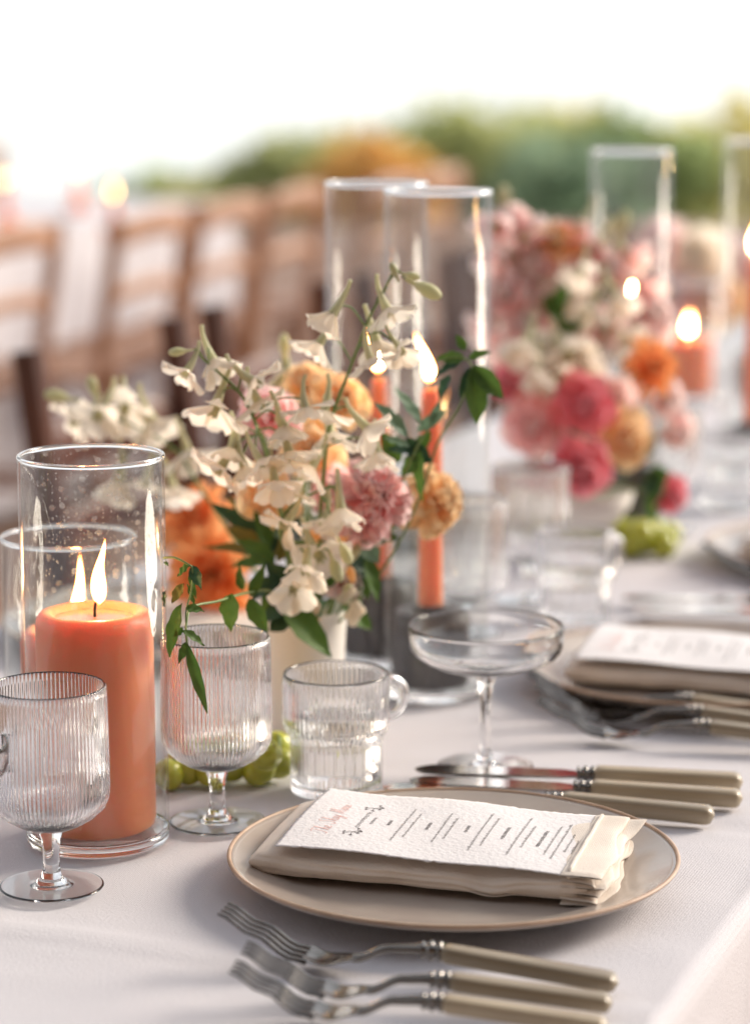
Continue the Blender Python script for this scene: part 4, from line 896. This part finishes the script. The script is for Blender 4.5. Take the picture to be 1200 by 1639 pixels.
sprig('sage_sprig', 'grey green sage sprig above the pink carnation', 'sprig',
      [(530, 1000, 1.84), (600, 880, 1.82), (640, 780, 1.80), (668, 715, 1.785), (690, 680, 1.785)],
      [((652, 700), (600, 642), 1.78, 26), ((675, 678), (634, 618), 1.78, 24), ((668, 690), (715, 655), 1.785, 20), ((655, 715), (615, 700), 1.78, 20), ((690, 680), (705, 640), 1.785, 14)], M['greyleaf'], 4, LG)
sprig('leafy_stem', 'broad dark green leaves spilling over the rim of the white vase', 'foliage',
      [(500, 1010, 1.85), (480, 960, 1.82), (465, 930, 1.80)],
      [((452, 965), (532, 1052), 1.77, 50, 'leaf'), ((470, 960), (415, 1000), 1.78, 52, 'darkleaf'), ((480, 950), (405, 930), 1.79, 46, 'darkleaf'), ((465, 940), (425, 900), 1.79, 34, 'darkleaf'), ((545, 965), (596, 1008), 1.84, 36, 'leaf'), ((470, 985), (430, 1010), 1.78, 34, 'darkleaf'), ((500, 960), (450, 985), 1.78, 40, 'darkleaf'), ((520, 960), (490, 1000), 1.79, 26, 'greyleaf')], M['darkleaf'], 5, LG)
sprig('leafy_stem', 'long dark leaves pointing left from the heart of the near arrangement', 'foliage',
      [(500, 1010, 1.86), (470, 920, 1.85), (450, 880, 1.84)],
      [((460, 885), (338, 802), 1.85, 34, 'darkleaf'), ((455, 890), (325, 868), 1.86, 26, 'olive'), ((450, 880), (365, 790), 1.88, 34, 'olive'), ((455, 870), (390, 770), 1.88, 34, 'leaf'), ((460, 860), (415, 850), 1.84, 20, 'greyleaf'), ((470, 840), (440, 800), 1.86, 30, 'darkleaf'), ((460, 850), (380, 840), 1.87, 40, 'darkleaf'), ((455, 870), (400, 880), 1.86, 40, 'darkleaf'), ((480, 860), (450, 780), 1.88, 36, 'darkleaf')], M['darkleaf'], 6, LG)
sprig('leafy_stem', 'glossy crinkled leaves hanging right of the vase under the carnation', 'foliage',
      [(520, 1010, 1.86), (550, 920, 1.83), (575, 870, 1.81)],
      [((570, 860), (610, 900), 1.81, 36, 'greyleaf'), ((585, 890), (608, 965), 1.81, 30, 'leaf'), ((580, 870), (545, 905), 1.81, 30, 'darkleaf'), ((575, 865), (620, 865), 1.80, 30, 'greyleaf'), ((560, 880), (600, 930), 1.82, 36, 'darkleaf'), ((570, 910), (590, 960), 1.82, 26, 'leaf'), ((540, 900), (520, 850), 1.84, 30, 'darkleaf'), ((530, 880), (505, 820), 1.85, 34, 'leaf'), ((540, 860), (520, 760), 1.86, 26, 'darkleaf')], M['leaf'], 7, LG)
sprig('leafy_stem', 'fresh green leaves filling the lower left of the near arrangement', 'foliage',
      [(495, 1010, 1.86), (450, 930, 1.83), (420, 880, 1.82)],
      [((440, 905), (385, 860), 1.81, 34, 'leaf'), ((435, 900), (370, 905), 1.80, 30, 'leaf'), ((450, 925), (395, 965), 1.79, 40, 'darkleaf'), ((430, 880), (410, 815), 1.83, 32, 'leaf'), ((445, 900), (455, 845), 1.82, 28, 'olive'), ((455, 935), (415, 985), 1.79, 36, 'leaf'), ((425, 885), (365, 840), 1.84, 30, 'olive'), ((460, 930), (480, 985), 1.79, 34, 'darkleaf')], M['leaf'], 12, LG)
sprig('leafy_stem', 'fresh green leaves between the pink carnation and the vase rim', 'foliage',
      [(515, 1010, 1.86), (540, 930, 1.84), (560, 860, 1.83)],
      [((545, 900), (590, 915), 1.82, 30, 'leaf'), ((540, 910), (510, 945), 1.81, 28, 'leaf'), ((550, 880), (520, 855), 1.83, 26, 'darkleaf'), ((548, 925), (580, 975), 1.82, 28, 'leaf'), ((560, 860), (610, 845), 1.83, 26, 'darkleaf'), ((555, 870), (570, 820), 1.84, 24, 'leaf'), ((640, 740), (610, 690), 1.84, 30, 'leaf'), ((560, 850), (640, 860), 1.84, 30, 'leaf')], M['leaf'], 13, LG)
t = thing('stock_stem', 'stock stem with small cream and peach buds above the vase', 'flower', at(520, 1000, 1.84), 0, LG); rnd = random.Random(77); o = at(520, 1000, 1.84)
MB().tube(smooth_path([Vector((0, 0, 0)), at(540, 930, 1.82) - o, at(550, 860, 1.81) - o], 6), .0014, 7).build('stem', M['stem'], t, 0)
bm = MB().lathe([(0, -.008), (.0022, -.007), (.0034, -.002), (.0036, .003), (.0024, .007), (0, .0085)], 12)
bms = [bm.mesh('bud', M[k], 0) for k in ('cream_p', 'peach_p', 'white_p')]
for k in range(22):
    x, y = rnd.uniform(500, 580), rnd.uniform(840, 985); p = at(x, y, rnd.uniform(1.78, 1.83)) - o
    obj('bud', bms[k % 3], t, basis((rnd.gauss(.3, .4), -.4, rnd.uniform(.2, 1)), Vector((0, 1, .2)), p, rnd.uniform(.8, 1.5)))

# --- the white vase
t = thing('flower_vase', 'small matt white vase holding the near arrangement', 'vase', (VASE[0], VASE[1], 0))
MB().lathe([(0, 0), (.024, 0), (.0262, .002), (.0275, .012), (.0292, .045), (.0308, .075), (.0318, .0905), (.0312, .0920), (.0303, .0915), (.0290, .07), (.0270, .02), (0, .016)], 64).build('body', M['ceramic'], t, 0)
MB().lathe([(.0309 + .0011 * cos(a), .0915 + .0010 * sin(a)) for a in [2 * pi * k / 8 for k in range(9)]], 64).build('lip', M['ceramic'], t, 0)

# --- the pink arrangement in its pedestal bowl
VX, VY = .196, 2.50
t = thing('flower_bowl', 'blurred white pedestal bowl under the pink arrangement', 'vase', (VX, VY, 0))
MB().lathe([(0, 0), (.032, 0), (.034, .003), (.020, .010), (.014, .020), (.016, .028), (0, .028)], 48).build('foot', M['ceramic'], t, 0)
MB().lathe([(0, .0282), (.020, .0282), (.038, .036), (.050, .052), (.054, .066), (.052, .067), (.046, .054), (.030, .042), (0, .038)], 56).build('bowl', M['ceramic'], t, 0)
G3 = 'blooms in the pink arrangement'; V2 = (VX, VY, .06)
FL2 = [('rose', 'deep pink rose at the centre of the far arrangement', 935, 648, 2.42, .031, 'red_p', (.1, -.2, .9)),
       ('rose', 'deep pink rose lowest in the far arrangement', 930, 752, 2.40, .030, 'red_p', (.1, .2, .9)),
       ('rose', 'soft pink rose left of the centre of the far arrangement', 853, 684, 2.43, .032, 'pink_p', (-.3, 0, .9)),
       ('rose', 'deep pink rose at the left rim of the far arrangement', 822, 612, 2.46, .024, 'red_p', (-.5, -.2, .8)),
       ('dahlia', 'amber dahlia at the right of the far arrangement', 1040, 588, 2.46, .034, 'orange_p', (.5, -.2, .8)),
       ('rose', 'orange peach rose below the amber dahlia', 1000, 705, 2.44, .032, 'peach_p', (.4, .1, .9)),
       ('rose', 'blush rose between the deep pink roses and amber dahlia', 980, 640, 2.47, .027, 'blush_p', (.3, -.1, .9)),
       ('rose', 'pink rose high in the middle of the far arrangement', 965, 522, 2.52, .027, 'blush_p', (.2, -.5, .8)),
       ('rose', 'blush rose at the top left of the far arrangement', 850, 430, 2.56, .033, 'blush_p', (-.3, -.6, .7)),
       ('rose', 'dusky pink rose at the left top of the far arrangement', 815, 350, 2.55, .024, 'blush_p', (-.2, -.8, .5)),
       ('rose', 'pale cream rose near the top of the far arrangement', 905, 470, 2.54, .030, 'white_p', (.1, -.5, .8)),
       ('rose', 'dusky pink rose under the top blooms of the far arrangement', 845, 520, 2.53, .028, 'blush_p', (-.3, -.3, .9)),
       ('rose', 'cream rose at the upper left heart of the far arrangement', 870, 570, 2.46, .026, 'white_p', (-.2, -.3, .9)),
       ('rose', 'cream rose right of the heart of the far arrangement', 925, 575, 2.46, .024, 'white_p', (.1, -.3, .9)),
       ('rose', 'small pink rose trailing at the right of the far arrangement', 1088, 690, 2.47, .022, 'blush_p', (.7, .2, .6)),
       ('rose', 'small pink rose trailing lowest at right above the grapes', 1078, 795, 2.44, .020, 'red_p', (.6, .3, .6)),
       ('rose', 'blush rose at the top right of the far arrangement', 975, 430, 2.56, .026, 'blush_p', (.4, -.6, .6)),
       ('rose', 'pale bloom at the left shoulder of the far arrangement', 806, 470, 2.54, .027, 'blush_p', (-.5, -.4, .7)),
       ('rose', 'pale bloom under the crown of the far arrangement', 945, 405, 2.58, .026, 'blush_p', (.2, -.7, .6)),
       ('rose', 'pale bloom at the right shoulder beside the tall candle', 1045, 500, 2.56, .026, 'blush_p', (.6, -.3, .7)),
       ('rose', 'cream bloom between the soft pink rose and the delphinium', 905, 625, 2.45, .024, 'white_p', (0, -.1, .9)),
       ('rose', 'small blush bloom at the far right of the far arrangement', 1070, 640, 2.5, .022, 'blush_p', (.6, 0, .7)),
       ('rose', 'peach rose at the crown of the far arrangement', 890, 385, 2.57, .027, 'peach_p', (0, -.8, .6))]
for i, (nm, lb, x, y, Y, R, mt, (dx, dy, tw)) in enumerate(FL2):
    bloom(nm, lb, nm, at(x, y, Y), img_dir(dx, dy, tw), R, 'rose' if nm == 'rose' else 'dahlia', M[mt], 60 + i, G3, V2)
delphinium('blurred white delphinium in the left half of the far arrangement', [(900, 850, 2.5), (880, 700, 2.48), (860, 560, 2.46), (840, 500, 2.46)],
    [(840, 545, -.4, .6, .5, 1.6), (890, 600, .2, .6, .7, 1.6), (860, 590, -.1, .7, .6, 1.5), (905, 560, .4, .6, .6, 1.5), (930, 590, .4, .6, .6, 1.4)], [], 2.44, 41, G3)
delphinium('blurred white delphinium rising to the right of the far arrangement', [(920, 850, 2.5), (940, 650, 2.5), (970, 520, 2.5), (985, 450, 2.5)],
    [(985, 470, .4, .6, .5, 1.6), (945, 490, -.4, .6, .5, 1.5), (1000, 540, .5, .6, .5, 1.5), (930, 430, -.3, .6, .5, 1.4)], [], 2.50, 42, G3)
SEPB = [petal_mesh('petal', M['blush_p'], .0165, .0185, .40, c, .30, seed=i, notch=.05) for i, c in enumerate((.25, .45, .1))]
delphinium('airy blush spray at the left top of the far arrangement', [(890, 850, 2.52), (850, 600, 2.54), (820, 450, 2.55), (805, 330, 2.56)],
    [(795, 355, -.4, .5, .5, 1.7), (835, 375, .4, .6, .5, 1.7), (805, 410, -.5, .6, .5, 1.8), (850, 395, .4, .5, .6, 1.8), (790, 520, -.6, .5, .5, 1.7), (870, 470, .3, .5, .7, 1.8), (815, 560, -.5, .6, .5, 1.7)], [(805, 325, 0, -1, 0, 1.5)], 2.56, 43, G3, sep=SEPB)
delphinium('airy blush spray at the right top of the far arrangement', [(920, 850, 2.52), (945, 600, 2.56), (965, 450, 2.58), (990, 370, 2.6)],
    [(955, 395, -.4, .5, .5, 1.7), (1000, 400, .4, .6, .5, 1.7), (930, 360, -.5, .6, .5, 1.7), (1020, 450, .5, .5, .6, 1.8), (905, 430, -.3, .5, .7, 1.8), (1030, 530, .5, .5, .6, 1.7), (1005, 490, .3, .5, .6, 1.8)], [(995, 365, .2, -1, 0, 1.5)], 2.58, 44, G3, sep=SEPB)
LG2 = 'green sprigs in the pink arrangement'
sprig('leafy_stem', 'dark leaves below the soft pink rose of the far arrangement', 'foliage', [(900, 840, 2.5), (870, 790, 2.44), (850, 770, 2.42)],
      [((870, 780), (825, 735), 2.41, 40), ((865, 785), (830, 780), 2.41, 36), ((880, 780), (860, 740), 2.41, 40), ((900, 800), (870, 830), 2.40, 30), ((870, 770), (840, 750), 2.42, 36)], M['darkleaf'], 8, LG2)
sprig('leafy_stem', 'green leaves in the upper part of the far arrangement', 'foliage', [(910, 840, 2.5), (900, 600, 2.5), (890, 480, 2.5)],
      [((895, 520), (870, 470), 2.5, 40, 'leaf'), ((900, 540), (940, 500), 2.5, 40, 'leaf'), ((890, 560), (850, 560), 2.5, 36, 'leaf'), ((900, 620), (950, 610), 2.47, 36), ((890, 500), (910, 450), 2.5, 34, 'leaf'), ((900, 640), (860, 640), 2.47, 40), ((905, 700), (890, 650), 2.46, 40)], M['darkleaf'], 9, LG2)
sprig('leafy_stem', 'green leaves trailing down the right of the far arrangement', 'foliage', [(930, 840, 2.5), (1030, 730, 2.48), (1060, 770, 2.46)],
      [((1040, 730), (1020, 680), 2.46, 36), ((1045, 745), (1065, 790), 2.45, 40, 'leaf'), ((1050, 750), (1035, 800), 2.45, 30), ((1060, 770), (1085, 760), 2.45, 26, 'leaf'), ((1055, 785), (1040, 835), 2.44, 34, 'leaf')], M['darkleaf'], 10, LG2)

# --- a third, far arrangement and soft filler behind the candles at right
VX3, VY3 = .64, 3.95
t = thing('flower_bowl', 'far blurred bowl of flowers behind the right hand candles', 'vase', (VX3, VY3, 0))
MB().lathe([(0, 0), (.034, 0), (.018, .012), (.016, .028), (.040, .040), (.054, .068), (.050, .069), (.03, .045), (0, .042)], 40).build('bowl', M['ceramic'], t, 0)
for i, (x, y, Y, R, mt, nm) in enumerate(((1060, 390, 3.95, .045, 'blush_p', 'blush bloom at left in the farthest arrangement'),
        (1120, 410, 3.9, .05, 'white_p', 'cream bloom in the middle of the farthest arrangement'), (1175, 420, 3.95, .05, 'blush_p', 'blush bloom at the right edge of the farthest arrangement'), (1080, 470, 3.9, .05, 'blush_p', 'blush bloom low in the farthest arrangement'), (1150, 480, 3.9, .05, 'peach_p', 'peach bloom low in the farthest arrangement'))):
    bloom('rose', nm, 'rose', at(x, y, Y), img_dir(random.uniform(-.4, .4), -.4, .8), R, 'rose', M[mt], 90 + i, 'blooms in the farthest arrangement', (VX3, VY3, .06))

# ------------------------------------------------------------------ grapes
def grapes(label, spots, Y0, r, seed, group):
    rnd = random.Random(seed); p0 = spots[0]; t = thing('grape_cluster', label, 'grapes', (p0[0], p0[1], 0), 0, group)
    gm = MB().lathe([(0, -1.12)] + [(cos(a), 1.12 * sin(a)) for a in [-pi / 2 + pi * k / 12 for k in range(1, 12)]] + [(0, 1.12)], 20).mesh('grape', M['grape'], 0)
    for (x, y, z) in spots:
        obj('grape', gm, t, Matrix.Translation((x - p0[0], y - p0[1], z)) @ rotm('X', rnd.uniform(0, 3)) @ rotm('Y', rnd.uniform(0, 3)) @ Matrix.Scale(r * rnd.uniform(.9, 1.06), 4))
    pts = [Vector((x - p0[0], y - p0[1], z + r * .9)) for x, y, z in spots[::2]]
    MB().tube(smooth_path(pts, 5), .0011, 6).build('stalk', M['stem'], t, 0)
def tb(px, py, z): 
    cx, cyy = (px - 600) / FPX, (819.5 - py) / FPX; dv = Vector((cx, cos(PITCH) + cyy * sin(PITCH), -sin(PITCH) + cyy * cos(PITCH))); k = (z - CAM_H) / dv.z
    return (dv.x * k, dv.y * k, z)
grapes('green grapes on the cloth between the goblet and the mug', [tb(x, y, z) for x, y, z in ((447, 1222, .0105), (415, 1232, .0100), (440, 1195, .012), (395, 1215, .0105), (370, 1228, .0100), (335, 1236, .0100), (300, 1232, .0105), (318, 1212, .0110), (285, 1222, .0105), (400, 1190, .0240), (352, 1208, .022), (425, 1208, .027), (270, 1240, .0105))], 1.73, .0104, 5, 'green grape clusters')
grapes('blurred green grapes beside the pink arrangement', [tb(x, y, z) for x, y, z in ((990, 868, .012), (1010, 872, .012), (1035, 868, .012), (1060, 872, .012), (1000, 850, .024), (1025, 852, .026), (1045, 850, .024), (985, 845, .013), (1070, 855, .012))], 2.5, .0125, 6, 'green grape clusters')
